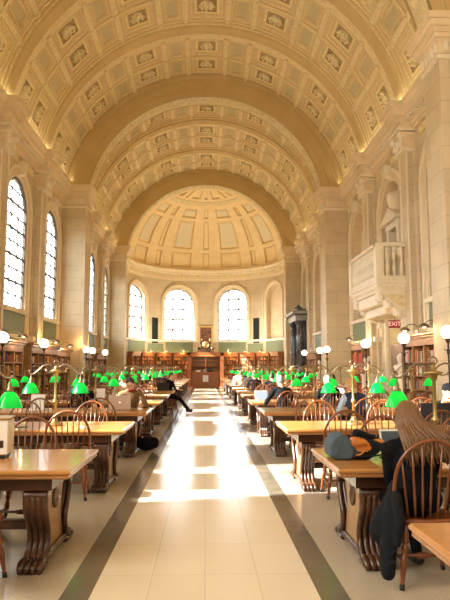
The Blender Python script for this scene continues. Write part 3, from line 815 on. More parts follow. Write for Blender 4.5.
# ---- windsor chair
def chair_shapes():
    seat = MB(); n = 20
    ol = []
    for i in range(n):
        a = 2*PI*i/n; c, s = Cc(a), S(a)
        ol.append((.235*math.copysign(abs(c)**.75, c), .215*math.copysign(abs(s)**.75, s)))
    rows = [(.90, .425), (1.0, .437), (1.0, .452), (.93, .462), (.55, .452), (.0, .448)]
    vs = [(x*f, y*f, z) for f, z in rows for x, y in ol]
    fs = [(j*n+i, j*n+(i+1) % n, (j+1)*n+(i+1) % n, (j+1)*n+i) for j in range(len(rows)-1) for i in range(n)]+[tuple(range(n-1, -1, -1))]
    seat.add(vs, fs, 'chair', True)
    bow = MB(); pts = []; N = 22
    def bp(t):      # t 0..1 along the bow
        a = PI*t; x = -.268*Cc(a)
        z = .455+.55*(S(a)**.62) if 0 < t < 1 else .455
        x *= 1-.22*max(0, (.62-(z-.455)/.55))
        return Vector((x, -.165-.13*(z-.455)/.55, z))
    pts = [bp(i/N) for i in range(N+1)]
    bow.tube(pts, .0125, 'chair', 8, flat=1.1)
    spind = []
    for i in range(7):
        q = (i-3)/3
        foot = Vector((q*.145, -.165-.02*(1-q*q), .455)); xt = q*.205
        tt = min(((abs(bp(t/400).x-xt)), t/400) for t in range(40, 361) )[1]
        if abs(q) < .01: tt = .5
        m_ = MB(); m_.turned(foot, bp(tt), [(0, .006), (.3, .0095), (.5, .008), (1, .0055)], 'chair', 6); spind.append(m_)
    legs = []
    prof = [(0, .013), (.10, .016), (.22, .024), (.30, .026), (.34, .016), (.37, .024), (.41, .026), (.45, .015), (.52, .022), (.60, .026), (.70, .021), (.90, .014), (.93, .017), (1, .015)]
    pr2 = [(1-t, r) for t, r in prof][::-1]
    for sx in (-1, 1):
        for sy in (-1, 1):
            top = Vector((sx*.15, sy*.14, .435)); bot = Vector((sx*.215, sy*.205, .0))
            m_ = MB(); m_.turned(bot, top, [(1-t, r) for t, r in prof[::-1]], 'chair', 8)
            c_ = MB(); c_.turned(bot, bot+(top-bot)*.09, [(0, .017), (1, .0178)], 'foot_cap', 8)
            legs.append((m_, c_))
    st = []
    sp = [(0, .009), (.2, .012), (.38, .014), (.42, .022), (.5, .025), (.58, .022), (.62, .014), (.8, .012), (1, .009)]
    for sx in (-1, 1):
        m_ = MB(); m_.turned((sx*.192, -.18, .16), (sx*.192, .18, .16), sp, 'chair', 8); st.append(m_)
    m_ = MB(); m_.turned((-.19, 0, .165), (.19, 0, .165), sp, 'chair', 8); st.append(m_)
    return seat, bow, spind, legs, st
def make_chair(detail):
    seat, bow, spind, legs, st = chair_shapes()
    if detail:
        root = thing('windsor_chair', 'x', 'chair')
        seat.build('seat', root); bow.build('bow', root)
        for m_ in spind: m_.build('spindle', root)
        for m_, c_ in legs:
            l = m_.build('leg', root); c_.build('foot_cap', l)
        for m_ in st: m_.build('stretcher', root)
        return root
    a = MB()
    for m_ in [seat, bow]+spind+[l[0] for l in legs]+[l[1] for l in legs]+st:
        b = len(a.v); a.v += m_.v
        for f, mi, sm in zip(m_.f, m_.m, m_.sm): a.f.append(tuple(i+b for i in f)); a.m.append(a.mi(m_.mats[mi])); a.sm.append(sm)
    return tag(a.build('windsor_chair'), 'x', 'chair')
ch0 = make_chair(True); note_kids(ch0); ch1 = make_chair(False); KIDS[ch1.name] = []
c0 = c1 = True; CH = []
SEATX = (1.72, 2.62, 3.50, 4.28)
overrides = {(0, 1, 'near', 0): (1.555, 4.345, -.03), (-0, -1, 'near', 0): (1.64, 4.27, .05), (0, -1, 'far', 0): (1.71, 5.73, 0),
             (1, -1, 'near', 0): (1.585, 7.11, .1), (3, 1, 'near', 0): (1.70, 12.70, 0), (2, 1, 'near', 1): (2.62, 9.86, 0), (1, 1, 'near', 0): (1.62, 7.12, 0)}
for k in range(-1, NT):
    for s in (-1, 1):
        for side in ('near', 'far'):
            for j, x in enumerate(SEATX):
                if k < 0 or (k == 0 and side == 'near' and j > 1): continue      # outside the picture
                det = k < 4
                yy = ynear(k)-.08+rnd.uniform(-.12, .03) if side == 'near' else ynear(k)+TD+.10+rnd.uniform(-.03, .14)
                xx = x+rnd.uniform(-.07, .07); rz = rnd.uniform(-.16, .16)
                if (k, s, side, j) in overrides: xx, yy, rz = overrides[(k, s, side, j)]
                if det: c = ch0 if c0 else copy_tree(ch0); c0 = False
                else: c = ch1 if c1 else copy_tree(ch1); c1 = False
                c.location = (s*xx, yy, 0); c.rotation_euler.z = rz if side == 'near' else PI+rz; CH.append(c)
                pos = ('at aisle end', 'second from aisle', 'second from wall', 'at wall end')[j]
                c['label'] = 'bow-back chair, %s side of %s %s table, %s' % (side, tname(k), SIDE[s], pos)
                c['group'] = 'bow-back chairs of the %s row' % SIDE[s]

# ---- globe lamps on posts
def make_globe():
    root = thing('globe_lamp', 'x', 'lamp')
    b = MB(); b.lathe([(0, 0), (.15, 0), (.15, .04), (.11, .07), (.06, .12), (.04, .2), (.03, .24)], 'iron', 14); b.build('base', root)
    p = MB(); p.lathe([(.022, .22), (.022, 1.0), (.035, 1.03), (.035, 1.07), (.02, 1.1), (.018, 1.75), (.032, 1.78), (.036, 1.84), (.02, 1.88), (.018, 1.98), (.05, 2.03), (.065, 2.09)], 'iron', 12)
    p.tube([(-.09, 0, 1.86), (0, 0, 1.83), (.09, 0, 1.86)], .010, 'iron', 6); p.build('post', root)
    g = MB(); g.lathe([(.14*S(PI*q/12), 2.215-.14*Cc(PI*q/12)) for q in range(13)], 'globe', 20, cap=False); g.build('globe', root)
    return root
g0 = make_globe(); note_kids(g0)
gl = [(-1, 14.5, 4.92), (-1, 18.2, 4.92), (-1, 24.6, 4.92), (-1, 26.2, 4.97), (-1, 29.2, 4.92), (1, 11.92, 4.95), (1, 14.52, 4.92), (1, 18.04, 4.92), (1, 23.9, 4.92), (1, 25.6, 4.97), (1, 29.4, 4.92)]
gn = {-1: 0, 1: 0}
for i, (s, y, x) in enumerate(gl):
    o = g0 if i == 0 else copy_tree(g0); o.location = (s*x, y, 0)
    o['label'] = 'opal globe lamp on dark post, %s along the %s wall' % (['nearest', 'second', 'third', 'fourth', 'fifth', 'sixth'][gn[s]], SIDE[s]); gn[s] += 1
    o['group'] = 'globe lamps along the walls'

# ---- bookcases
def local(loc, rz): return Matrix.Translation(loc) @ Matrix.Rotation(rz, 4, 'Z')
cases = []
def bookcase(loc, rz, L, H, nc, shelves, label, m='case', light=True, D=.38, name='bookcase'):
    root = thing(name, label, 'bookcase', loc, rz, 'oak bookcases')
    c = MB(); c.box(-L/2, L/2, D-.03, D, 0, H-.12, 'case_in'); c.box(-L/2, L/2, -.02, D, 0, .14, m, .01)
    for q in range(nc+1):
        x = -L/2+L*q/nc; c.box(x-.035, x+.035, -.01, D-.03, .14, H-.14, m)
    c.box(-L/2-.02, L/2+.02, -.01, D, H-.32, H-.12, m)
    c.build('carcass', root)
    k = MB(); k.box(-L/2-.05, L/2+.05, -.06, D, H-.13, H-.07, m, .01); k.box(-L/2-.09, L/2+.09, -.11, D, H-.07, H, m, .015); k.build('cornice', root)
    for z in shelves:
        b = MB(); b.box(-L/2+.036, L/2-.036, 0, D-.03, z-.028, z, m); b.build('shelf', root)
    cases.append((loc, rz, L, nc, shelves+[H-.32], D))
    return root
SH = [.17, .50, .84, 1.18, 1.50, 1.80]
SH = [.20, .56, .92, 1.28, 1.64]
bookcase((-5.45, 15.85, 0), PI/2, 4.0, 2.27, 5, SH, 'oak bookcase against the left wall, nearest the camera')
bookcase((-5.45, 20.3, 0), PI/2, 3.2, 2.27, 4, SH, 'oak bookcase against the left wall, second from the camera')
bookcase((-5.9, 24.7, 0), PI/2, 2.6, 2.27, 3, SH, 'oak bookcase beside the left pier')
bookcase((-5.9, 30.0, 0), PI/2, 2.6, 2.27, 3, SH, 'oak bookcase just beyond the left pier')
bookcase((-5.9, 34.0, 0), PI/2, 3.0, 2.27, 3, SH, 'oak bookcase by the far left windows')
bookcase((5.60, 15.0, 0), -PI/2, 3.4, 2.38, 4, SH, 'oak bookcase under the nearest blind arch on the right')
bookcase((6.00, 23.4, 0), -PI/2, 1.7, 2.50, 2, SH, 'oak bookcase of red books beside the right pier')
bookcase((6.0, 33.5, 0), -PI/2, 3.0, 2.27, 3, SH, 'oak bookcase by the far right wall')
AS = [.22, .60, .98, 1.36, 1.74]
for s in (-1, 1):
    for j, a in enumerate((20.5, 37.5, 54.5, 71.5)):
        t = math.radians(a)*s; R_ = 5.22
        bookcase((R_*S(t), YC+R_*Cc(t), 0), -t, 1.30, 2.62, 2, AS+[2.05], 'oak apse bookcase, %s from the librarian desk, %s side' % (['first', 'second', 'third', 'fourth'][j], SIDE[s]), 'case_red')

# books: individuals on the near cases, the rest one mass
bk_cols = [('brown', (.22, .09, .035)), ('tan', (.50, .30, .13)), ('dark red', (.30, .04, .025)), ('dark green', (.05, .11, .06)), ('navy', (.03, .05, .12)), ('black', (.03, .025, .022)), ('cream', (.66, .56, .40)), ('orange', (.60, .24, .05)), ('grey', (.33, .33, .34)), ('bright red', (.62, .05, .03))]
bk_mesh = []
for nm, c in bk_cols:
    m = mat('cloth_binding_'+nm.replace(' ', '_'), c, .55); b = MB()
    b.box(-.5, .5, -.5, .5, 0, 1, m, 0); b2 = MB()
    vs = [(-.5, .5, 0), (.5, .5, 0), (.5, -.38, 0), (.25, -.5, 0), (-.25, -.5, 0), (-.5, -.38, 0)]
    b2.extrude([(x, y) for x, y, _ in vs], 0, 1, m)
    for z in (.14, .82): b2.box(-.3, .3, -.53, -.44, z, z+.03, 'gold')
    bk_mesh.append(b2.mesh('book'))
mass = MB(); nind = 0
slots = []
for ci, (loc, rz, L, nc, sh, D) in enumerate(cases):
    T = local(loc, rz)
    for si in range(len(sh)-1):
        for q in range(nc):
            x = -L/2+L*q/nc+.05; xe = -L/2+L*(q+1)/nc-.05
            while True:
                wd = rnd.uniform(.045, .085)
                if x+wd > xe: break
                gap = sh[si+1]-sh[si]-.04
                h = gap*rnd.uniform(.66, .93); d = rnd.uniform(.17, .24)
                if rnd.random() < .05: x += wd*1.5; continue
                slots.append((ci, si, q, x+wd/2, wd, d, h)); x += wd+.003
def want(sl):
    ci, si = sl[0], sl[1]
    if ci == 0: return si >= 2 and (T0 := local(cases[0][0], cases[0][1]) @ Vector((sl[3], 0, 0))).y > 15.0
    if ci == 5: return si >= 2 and (local(cases[5][0], cases[5][1]) @ Vector((sl[3], 0, 0))).y < 15.4
    if ci == 1: return si >= 3
    if ci == 6: return si >= 2
    return False
place = {0: 'in the nearest bookcase on the left wall', 5: 'in the nearest bookcase on the right wall', 1: 'in the second bookcase on the left wall', 6: 'in the bookcase beside the right pier'}
shn = ['bottom', 'second', 'third', 'fourth', 'top', 'highest']
for sl in slots:
    ci, si, q, x, wd, d, h = sl; loc, rz, L, nc, sh, D = cases[ci]; T = local(loc, rz)
    if ci == 6: cc = rnd.choice([9, 9, 9, 2, 7, 9])
    elif ci == 5: cc = rnd.choice([6, 8, 2, 3, 1, 0, 6, 8, 9])
    elif ci > 7: cc = rnd.choice([0, 1, 7, 2, 3, 1, 0])
    else: cc = rnd.choice([0, 0, 1, 1, 2, 7, 6, 3, 4, 5, 7])
    p = T @ Vector((x, D*.40, sh[si]))
    if want(sl) and nind < 296:
        o = bpy.data.objects.new('book', bk_mesh[cc]); col.objects.link(o); o.location = p; o.rotation_euler.z = rz; o.scale = (wd, d, h); nind += 1
        sid = q
        tag(o, '%s book, %s shelf, bay %s, %s' % (bk_cols[cc][0], shn[min(si, 5)], ['one', 'two', 'three', 'four', 'five'][q], place[ci]), 'book', 'shelved books ' + place[ci])
    else:
        mass.box(-wd/2, wd/2, -d/2, d/2, 0, h, bk_mesh[cc].materials[0], 0, T @ Matrix.Translation((x, D*.40, sh[si])))
tag(mass.build('shelved_books'), 'rows of further bound books filling the distant and lower shelves', 'books', None, 'stuff')

# picture lights above the cases
def case_light(loc, rz, label, e=14, power=True):
    root = thing('shelf_light', label, 'lamp', loc, rz, 'brass shelf lights')
    a = MB(); a.tube([(0, .10, -.02), (0, .08, .16), (0, -.02, .26), (0, -.16, .26), (0, -.26, .18)], .012, 'bronze', 8); a.build('arm', root)
    b = MB(); pr = [(.03, .19), (.08, .17), (.13, .12), (.15, .08)]
    b.lathe(pr+[(r-.006, z-.002) for r, z in pr[::-1]], 'bronze', 14, Matrix.Translation((0, -.28, 0)), cap=False); b.build('lamp_shade', root)
    u = MB(); u.lathe([(0, .07), (.03, .08), (.035, .11), (0, .14)], 'bulb', 8, Matrix.Translation((0, -.28, 0))); u.build('bulb', root)
    if power:
        l = bpy.data.lights.new('shelf_light_bulb', 'POINT'); l.energy = e; l.color = (1, .62, .25); l.shadow_soft_size = .05
        o = bpy.data.objects.new('shelf_light_bulb', l); col.objects.link(o); o.parent = root; o.location = (0, -.30, .02)
for loc, rz, lb in (((-5.45, 16.9, 2.27), PI/2, 'bronze shelf light above the nearest left bookcase'), ((-5.45, 15.3, 2.27), PI/2, 'bronze shelf light at the near end of the nearest left bookcase'),
                    ((-5.45, 20.6, 2.27), PI/2, 'bronze shelf light above the second left bookcase'), ((5.6, 15.6, 2.38), -PI/2, 'bronze shelf light above the nearest right bookcase'),
                    ((5.6, 14.2, 2.38), -PI/2, 'bronze shelf light at the near end of the right bookcase'), ((6.0, 23.4, 2.5), -PI/2, 'bronze shelf light above the red books by the right pier'),
                    ((-5.9, 24.7, 2.27), PI/2, 'bronze shelf light above the bookcase beside the left pier')):
    case_light(loc, rz, lb)
for s in (-1, 1):
    for j, a in enumerate((20.5, 37.5, 54.5)):
        t = math.radians(a)*s
        case_light((5.22*S(t), YC+5.22*Cc(t), 2.62), -t, 'bronze shelf light over the %s apse bookcase, %s side' % (['first', 'second', 'third'][j], SIDE[s]), 22)
# warm sconces between the bookcases and the pilasters
for (x, y, lb) in ((-6.08, 22.5, 'wall sconce on the pilaster between the two nearest left windows'), (-5.35, 26.35, 'wall sconce on the near face of the left pier'), (6.05, 22.45, 'wall sconce on the pilaster left of the balcony'), (-6.08, 31.5, 'wall sconce on the pilaster beyond the left pier')):
    root = thing('wall_sconce', lb, 'lamp', (x, y, 2.35), 0, 'wall sconces')
    b = MB(); b.box(-.10, .10, -.04, .04, -.1, .0, 'bronze', .01); b.build('bracket', root)
    b = MB(); b.lathe([(.03, 0), (.07, .03), (.10, .09), (.09, .10), (.06, .05), (.02, .02)], 'bronze', 12, Matrix.Translation((0, -.05, 0)), cap=False); b.build('lamp_bowl', root)
    b = MB(); b.lathe([(0, .02), (.03, .04), (.03, .08), (0, .10)], 'bulb', 8, Matrix.Translation((0, -.05, 0))); b.build('bulb', root)
    l = bpy.data.lights.new('sconce_light', 'POINT'); l.energy = 20; l.color = (1, .60, .22); l.shadow_soft_size = .05
    o = bpy.data.objects.new('sconce_light', l); col.objects.link(o); o.parent = root; o.location = (0, -.12, .16)

# ---- balcony on the right wall, doorway below, pedimented door above
bx0, by0, by1 = 5.37, 18.15, 21.55
root = thing('balcony', 'carved pale stone balcony with balusters projecting from the right wall', 'balcony', (6.0, 19.85, 4.2))
def sub(mb, name, parent): return mb.build(name, parent)
off = Matrix.Translation((-6.0, -19.85, -4.2))
def bmb(): return MB()
f = bmb(); f.box(bx0-.05, WX, by0-.05, by1+.05, 4.12, 4.24, 'stone_pale', .02, off); f.box(bx0, WX, by0, by1, 4.02, 4.12, 'stone_pale', 0, off)
f.box(bx0+.06, WX, by0+.06, by1-.06, 3.86, 4.02, 'stone_pale', 0, off)
for q in range(16): y = by0+.08+q*.205; f.box(bx0+.02, bx0+.10, y, y+.10, 3.92, 4.02, 'stone_pale', 0, off)
for q in range(5): x = bx0+.12+q*.205; f.box(x, x+.10, by0+.02, by0+.10, 3.92, 4.02, 'stone_pale', 0, off)
f.build('floor_slab', root)
r = bmb(); r.box(bx0-.05, WX, by0-.05, by0+.17, 5.30, 5.42, 'stone_pale', .02, off); r.box(bx0-.05, WX, by1-.17, by1+.05, 5.30, 5.42, 'stone_pale', .02, off); r.box(bx0-.05, bx0+.17, by0, by1, 5.30, 5.42, 'stone_pale', .02, off)
r.box(bx0, WX, by0, by0+.14, 4.24, 4.36, 'stone_pale', 0, off); r.box(bx0, WX, by1-.14, by1, 4.24, 4.36, 'stone_pale', 0, off); r.box(bx0, bx0+.14, by0, by1, 4.24, 4.36, 'stone_pale', 0, off)
r.build('hand_rail', root)
for (x, y) in ((bx0+.09, by0+.09), (bx0+.09, by1-.09)):
    p = bmb(); p.box(x-.13, x+.13, y-.13, y+.13, 4.24, 5.31, 'stone_pale', .01, off); p.box(x-.09, x+.09, y-.14, y+.14, 4.42, 5.15, 'stone_pale', .01, off); p.build('rail_post', root)
bal = [(.045, 4.36), (.06, 4.38), (.05, 4.42), (.03, 4.46), (.055, 4.54), (.068, 4.62), (.055, 4.72), (.03, 4.80), (.038, 4.83), (.03, 4.86), (.05, 4.94), (.066, 5.04), (.055, 5.13), (.03, 5.19), (.05, 5.23), (.06, 5.27), (.05, 5.30)]
def baluster(x, y):
    p = bmb(); p.lathe(bal, 'stone_pale', 10, off @ Matrix.Translation((x, y, 0))); p.build('baluster', root)
for q in range(13): baluster(bx0+.07, by0+.34+q*.2267)
for q in range(4): baluster(bx0+.34+q*.235, by0+.07); baluster(bx0+.34+q*.235, by1-.07)
for y in (by0+.30, by1-.30):     # great consoles
    out = [(.0, 3.86), (-1.10, 3.86), (-1.12, 3.70), (-1.02, 3.58), (-.92, 3.60), (-.86, 3.46), (-.76, 3.36), (-.62, 3.38), (-.54, 3.22), (-.40, 3.10), (-.26, 3.12), (-.18, 2.98), (.0, 2.86)]
    p = bmb(); T = off @ Matrix(((1, 0, 0, WX), (0, 0, 1, y), (0, 1, 0, 0), (0, 0, 0, 1)))
    p.extrude(out, -.22, .22, 'stone_pale', T); p.extrude([(-.95, 3.78), (-.12, 3.78), (-.12, 3.25), (-.5, 3.45)], -.235, .235, 'relief', T)
    for (a, z) in ((-1.03, 3.68), (-.78, 3.45), (-.46, 3.2), (-.16, 2.98)): p.turned(off @ Vector((WX+a, y-.25, z)), off @ Vector((WX+a, y+.25, z)), [(0, 0), (0, .085), (1, .085), (1, 0)], 'stone_pale', 12)
    p.build('console', root)
p = bmb(); p.box(bx0+.15, WX, by0+.5, by1-.5, 3.50, 3.87, 'stone_pale', .03, off); p.box(bx0+.4, WX, by0+.52, by1-.52, 3.2, 3.5, 'stone_pale', .03, off); p.build('coffered_underside', root)
# upper door behind the balcony
d = MB(); yb = 20.25
d.box(WX+.30, WX+.41, yb-.42, yb+.42, 4.24, 6.35, 'dark'); struct(d.build('door_1'))
d = MB()
for s in (-1, 1): d.box(WX+.02, WX+.40, yb+s*.42, yb+s*.66, 4.24, 6.40, 'stone_pale', .02)
d.box(WX, WX+.40, yb-.72, yb+.72, 6.36, 6.58, 'stone_pale', .02); d.box(WX-.16, WX+.40, yb-.86, yb+.86, 6.58, 6.72, 'stone_pale', .02)
T = Matrix(((0, 0, 1, WX-.12), (1, 0, 0, yb), (0, 1, 0, 0), (0, 0, 0, 1)))
d.extrude([(-.84, 6.72), (.84, 6.72), (0, 7.12)], 0, .5, 'stone_pale', T)
d.lathe([(.0, 7.0), (.16, 7.02), (.22, 7.2), (.30, 7.45), (.26, 7.65), (.10, 7.72), (0, 7.74)], 'stone_pale', 12, Matrix.Translation((WX+.16, yb, 0)))
struct(d.build('trim_upper_doorway'))
# lower exit doorway
yb = 20.0
d = MB(); d.box(WX-.03, WX-.005, yb-.8, yb+.8, 0, 3.08, 'ochre'); d.box(WX-.045, WX-.028, yb-.6, yb+.6, 0, 2.3, 'case'); struct(d.build('door_2'))
d = MB()
for s in (-1, 1):
    d.box(WX-.12, WX+.0, yb+s*.8, yb+s*1.05, 0, 3.2, 'stone_pale', .01); d.box(WX-.15, WX, yb+s*.85, yb+s*.98, 0, 3.15, 'stone_pale', .01)
d.box(WX-.14, WX, yb-1.05, yb+1.05, 3.06, 3.24, 'stone_pale', .01)
struct(d.build('trim_exit_doorway'))
def text(name, body, size, loc, rot, m, parent=None, ext=.004):
    c = bpy.data.curves.new(name, 'FONT'); c.body = body; c.size = size; c.align_x = 'CENTER'; c.align_y = 'CENTER'; c.extrude = ext
    c.materials.append(M[m]); o = bpy.data.objects.new(name, c); col.objects.link(o)
    dg = bpy.context.evaluated_depsgraph_get(); me = bpy.data.meshes.new_from_object(o.evaluated_get(dg)); bpy.data.objects.remove(o); bpy.data.curves.remove(c); o = bpy.data.objects.new(name, me); col.objects.link(o); o.location = loc; o.rotation_euler = rot
    if parent: o.parent = parent
    return o
sg = thing('exit_sign', 'small red EXIT sign hanging in the doorway below the balcony', 'sign', (6.24, 19.30, 2.92))
MB().box(-.19, .19, -.03, .03, -.13, .13, 'red_sign', .008).build('sign_box', sg); MB().box(-.01, .01, -.01, .01, .12, .24, 'iron').build('bracket', sg)
text('lettering', 'EXIT', .20, (0, -.034, 0), (PI/2, 0, 0), 'sign_let', sg)

# ---- black marble portal on the far right wall
root = thing('marble_portal', 'black marble portal with columns and grey entablature on the far right wall', 'portal', (6.0, 37.9, 0))
for y in (-1.25, 1.25):
    c = MB(); c.box(-.45, .45-.1, y-.32, y+.32, 0, .9, 'marble_black', .02); c.lathe([(.27, .9), (.29, .95), (.24, 1.0), (.235, 1.6), (.22, 3.4), (.20, 4.05), (.25, 4.1), (.30, 4.3), (.30, 4.38)], 'marble_black', 18, Matrix.Translation((-.12, y, 0))); c.build('column', root)
e = MB(); e.box(-.45, .5, -1.65, 1.65, 4.38, 4.72, 'marble_grey', .02); e.box(-.52, .5, -1.7, 1.7, 4.72, 4.80, 'marble_black'); e.box(-.66, .5, -1.85, 1.85, 4.80, 4.98, 'marble_grey', .03); e.build('entablature', root)
e = MB(); e.box(-.30, .5, -1.2, 1.2, 4.98, 5.15, 'marble_black'); e.lathe([(0, 5.15), (.3, 5.15), (.28, 5.3), (.12, 5.42), (.05, 5.5), (0, 5.55)], 'marble_black', 12); e.build('crest', root)
e = MB(); e.box(.2, .5, -.95, .95, 0, 4.38, 'marble_black'); e.build('door_leaf', root)

# ---- apse desk, clock, painting, grilles
root = thing('librarian_desk', 'red-brown oak service desk at the end of the aisle with notice on its front', 'desk', (0, 43.6, 0))
b = MB(); b.box(-.98, .98, -.3, .3, 0, 1.08, 'case_red', .01)
for q in range(3): b.box(-.9+q*.62, -.9+q*.62+.55, -.325, -.3, .12, .95, 'case_red', .01)
b.build('body', root); MB().box(-1.05, 1.05, -.38, .36, 1.08, 1.14, 'case_red', .01).build('counter', root)
MB().box(-.2, .2, -.335, -.326, .45, .92, 'paper').build('notice', root)
for (x, w_, h, m, lb, cat, nm) in ((-.55, .35, .14, 'paper', 'low stack of papers at the left of the service desk', 'papers', 'paper_stack'), (-.05, .24, .2, 'cloth_grey', 'grey box on the middle of the service desk', 'box', 'box'), (.32, .36, .30, 'black_pl', 'dark computer monitor on the service desk', 'monitor', 'monitor')):
    o = MB(); o.box(-w_/2, w_/2, -.06, .06, .04 if nm == 'monitor' else 0, h, m, .01)
    if nm == 'monitor': o.box(-.09, .09, -.08, .08, 0, .015, m); o.box(-.02, .02, -.02, .02, .0, .06, m)
    tag(o.build(nm, None, (x, 43.6, 1.141)), lb, cat)
bookcase((0, 46.1, 0), 0, 2.3, 2.62, 2, [.3, .75, 1.2, 1.6, 2.0], 'warm red oak bookcase behind the service desk', 'case_red')
ptl = MB()
for s in (-1, 1): ptl.box(s*1.12, s*1.38, 45.2, 45.6, 0, 2.62, 'case_red', .01)
ptl.box(-1.38, 1.38, 45.2, 45.6, 2.35, 2.62, 'case_red', .01)
tag(ptl.build('oak_portal'), 'oak posts and lintel framing the recess behind the service desk', 'door frame')
l = bpy.data.lights.new('recess_light', 'AREA'); l.size = 1.2; l.energy = 45; l.color = (1, .72, .42); o = bpy.data.objects.new('recess_light', l); col.objects.link(o); o.location = (0, 45.0, 2.3); o.rotation_euler = (math.radians(25), 0, 0)
root = thing('mantel_clock', 'ornate dark clock with gilt round face on top of the apse bookcases', 'clock', (0, 45.4, 2.622))
b = MB(); b.box(-.62, .62, -.18, .18, 0, .10, 'leg', .015); b.box(-.45, .45, -.15, .15, .10, .24, 'leg', .02)
T = Matrix(((1, 0, 0, 0), (0, 0, 1, 0), (0, 1, 0, 0), (0, 0, 0, 1)))
b.extrude([(-.5, .24), (.5, .24), (.42, .36), (.34, .40), (.36, .62), (.26, .86), (0, .96), (-.26, .86), (-.36, .62), (-.34, .40), (-.42, .36)], -.12, .12, 'leg', T)
for s in (-1, 1): b.turned((s*.52, -.14, .30), (s*.52, .14, .30), [(0, 0), (0, .12), (1, .12), (1, 0)], 'leg', 14); b.lathe([(0, 0), (.05, .02), (.03, .12), (.05, .18), (0, .26)], 'gold', 8, Matrix.Translation((s*.3, 0, .84)))
b.build('case', root)
b = MB(); b.turned((0, -.16, .58), (0, -.11, .58), [(0, 0), (0, .25), (1, .27), (1, 0)], 'gold', 24); b.build('clock_face', root)
b = MB(); b.box(-.008, .008, -.172, -.165, .58, .75, 'iron'); b.box(-.008, .11, -.172, -.165, .575, .59, 'iron'); b.build('hands', root)
root = thing('framed_painting', 'dark portrait-format painting in gilt frame behind the clock', 'painting', (0, 46.62, 3.95))
b = MB()
for (a, c_, d_, e_) in ((-.56, .56, .66, .80), (-.56, .56, -.80, -.66), (-.56, -.44, -.66, .66), (.44, .56, -.66, .66)): b.box(a, c_, -.06, .02, d_, e_, 'gold', .015)
b.build('frame', root); MB().box(-.44, .44, -.02, .01, -.66, .66, 'painting').build('canvas', root)
for s in (-1, 1):
    t = math.radians(42.8)*s; r_ = RA-.03
    root = thing('wall_grille', 'tall dark bronze grille on the %s side of the apse wall' % SIDE[s], 'grille', (r_*S(t), YC+r_*Cc(t), 4.3), -t, 'apse wall grilles')
    b = MB()
    for (a, c_, d_, e_) in ((-.27, .27, .90, .97), (-.27, .27, -.97, -.90), (-.27, -.20, -.9, .9), (.20, .27, -.9, .9)): b.box(a, c_, -.05, .01, d_, e_, 'grille')
    b.build('frame', root)
    b = MB(); b.box(-.2, .2, -.0, .01, -.9, .9, 'dark')
    for q in range(5): b.box(-.17+q*.08, -.155+q*.08, -.03, 0, -.9, .9, 'grille')
    for q in range(18): b.box(-.2, .2, -.03, 0, -.88+q*.1, -.865+q*.1, 'grille')
    b.build('lattice', root)

# ============================================================ PEOPLE AND THEIR THINGS
class Blob:
    """capsules and ellipsoids fused into one continuous skin by a voxel remesh"""
    def __init__(s): s.mb = MB(); s.pr = []
    def cap(s, p0, p1, r0, r1, m):
        p0, p1 = Vector(p0), Vector(p1); d = p1-p0; L = max(d.length, 1e-4)
        T = Matrix.Translation(p0) @ d.to_track_quat('Z', 'Y').to_matrix().to_4x4()
        n = 6
        prof = [(r0*S(PI/2*q/n), -r0*Cc(PI/2*q/n)) for q in range(n+1)]+[(r1*Cc(PI/2*q/n), L+r1*S(PI/2*q/n)) for q in range(n+1)]
        s.mb.lathe(prof, 'skin', 12, T, cap=False); s.pr.append(('c', p0, p1, r0, r1, m)); return s
    def ell(s, c, r, m, rot=None):
        R3 = rot.to_4x4() if rot is not None else Matrix.Identity(4)
        T = Matrix.Translation(c) @ R3 @ Matrix.Diagonal((*r, 1))
        s.mb.lathe([(S(PI*q/12), -Cc(PI*q/12)) for q in range(13)], 'skin', 16, T, cap=False)
        s.pr.append(('e', T.inverted(), min(r), None, None, m)); return s
    def poly(s, pts, y0, y1, m):
        T = Matrix(((1, 0, 0, 0), (0, 0, 1, 0), (0, 1, 0, 0), (0, 0, 0, 1)))
        s.mb.extrude(pts, y0, y1, 'skin', T)
        for q in range(len(pts)):
            a, b = pts[q], pts[(q+1) % len(pts)]
            for y in (y0+.02, (y0+y1)/2, y1-.02):
                cx = sum(p[0] for p in pts)/len(pts); cz = sum(p[1] for p in pts)/len(pts); k = .85
                s.pr.append(('c', Vector((cx+(a[0]-cx)*k, y, cz+(a[1]-cz)*k)), Vector((cx+(b[0]-cx)*k, y, cz+(b[1]-cz)*k)), .02, .02, m))
        return s
    def chain(s, pts, rs, m):
        for i in range(len(pts)-1): s.cap(pts[i], pts[i+1], rs[i], rs[i+1], m)
        return s
    def build(s, name, parent, vox=.014, it=2, loc=None, rz=0):
        tmp = bpy.data.objects.new('tmp', s.mb.mesh('tmp')); col.objects.link(tmp)
        md = tmp.modifiers.new('r', 'REMESH'); md.mode = 'VOXEL'; md.voxel_size = vox; md.use_smooth_shade = True
        if it: sm = tmp.modifiers.new('s', 'SMOOTH'); sm.iterations = it; sm.factor = .5
        dg = bpy.context.evaluated_depsgraph_get(); dg.update()
        me = bpy.data.meshes.new_from_object(tmp.evaluated_get(dg)); bpy.data.objects.remove(tmp)
        me.materials.clear(); ms = []
        for p in s.pr:
            if p[5] not in ms: ms.append(p[5])
        for m in ms: me.materials.append(M[m])
        idx = []
        for f in me.polygons:
            c = f.center; best = 9; bi = 0
            for p in s.pr:
                if p[0] == 'c':
                    d = p[2]-p[1]; t = max(0, min(1, (c-p[1]).dot(d)/max(d.length_squared, 1e-9))); q = (c-(p[1]+d*t)).length-(p[3]+(p[4]-p[3])*t)
                else: q = ((p[1] @ c).length-1)*p[2]
                if q < best: best = q; bi = ms.index(p[5])
            idx.append(bi)
        me.polygons.foreach_set('material_index', idx); me.polygons.foreach_set('use_smooth', [True]*len(idx)); me.name = name; me.update()
        o = bpy.data.objects.new(name, me); col.objects.link(o)
        if parent: o.parent = parent
        if loc: o.location = loc
        o.rotation_euler.z = rz
        return o
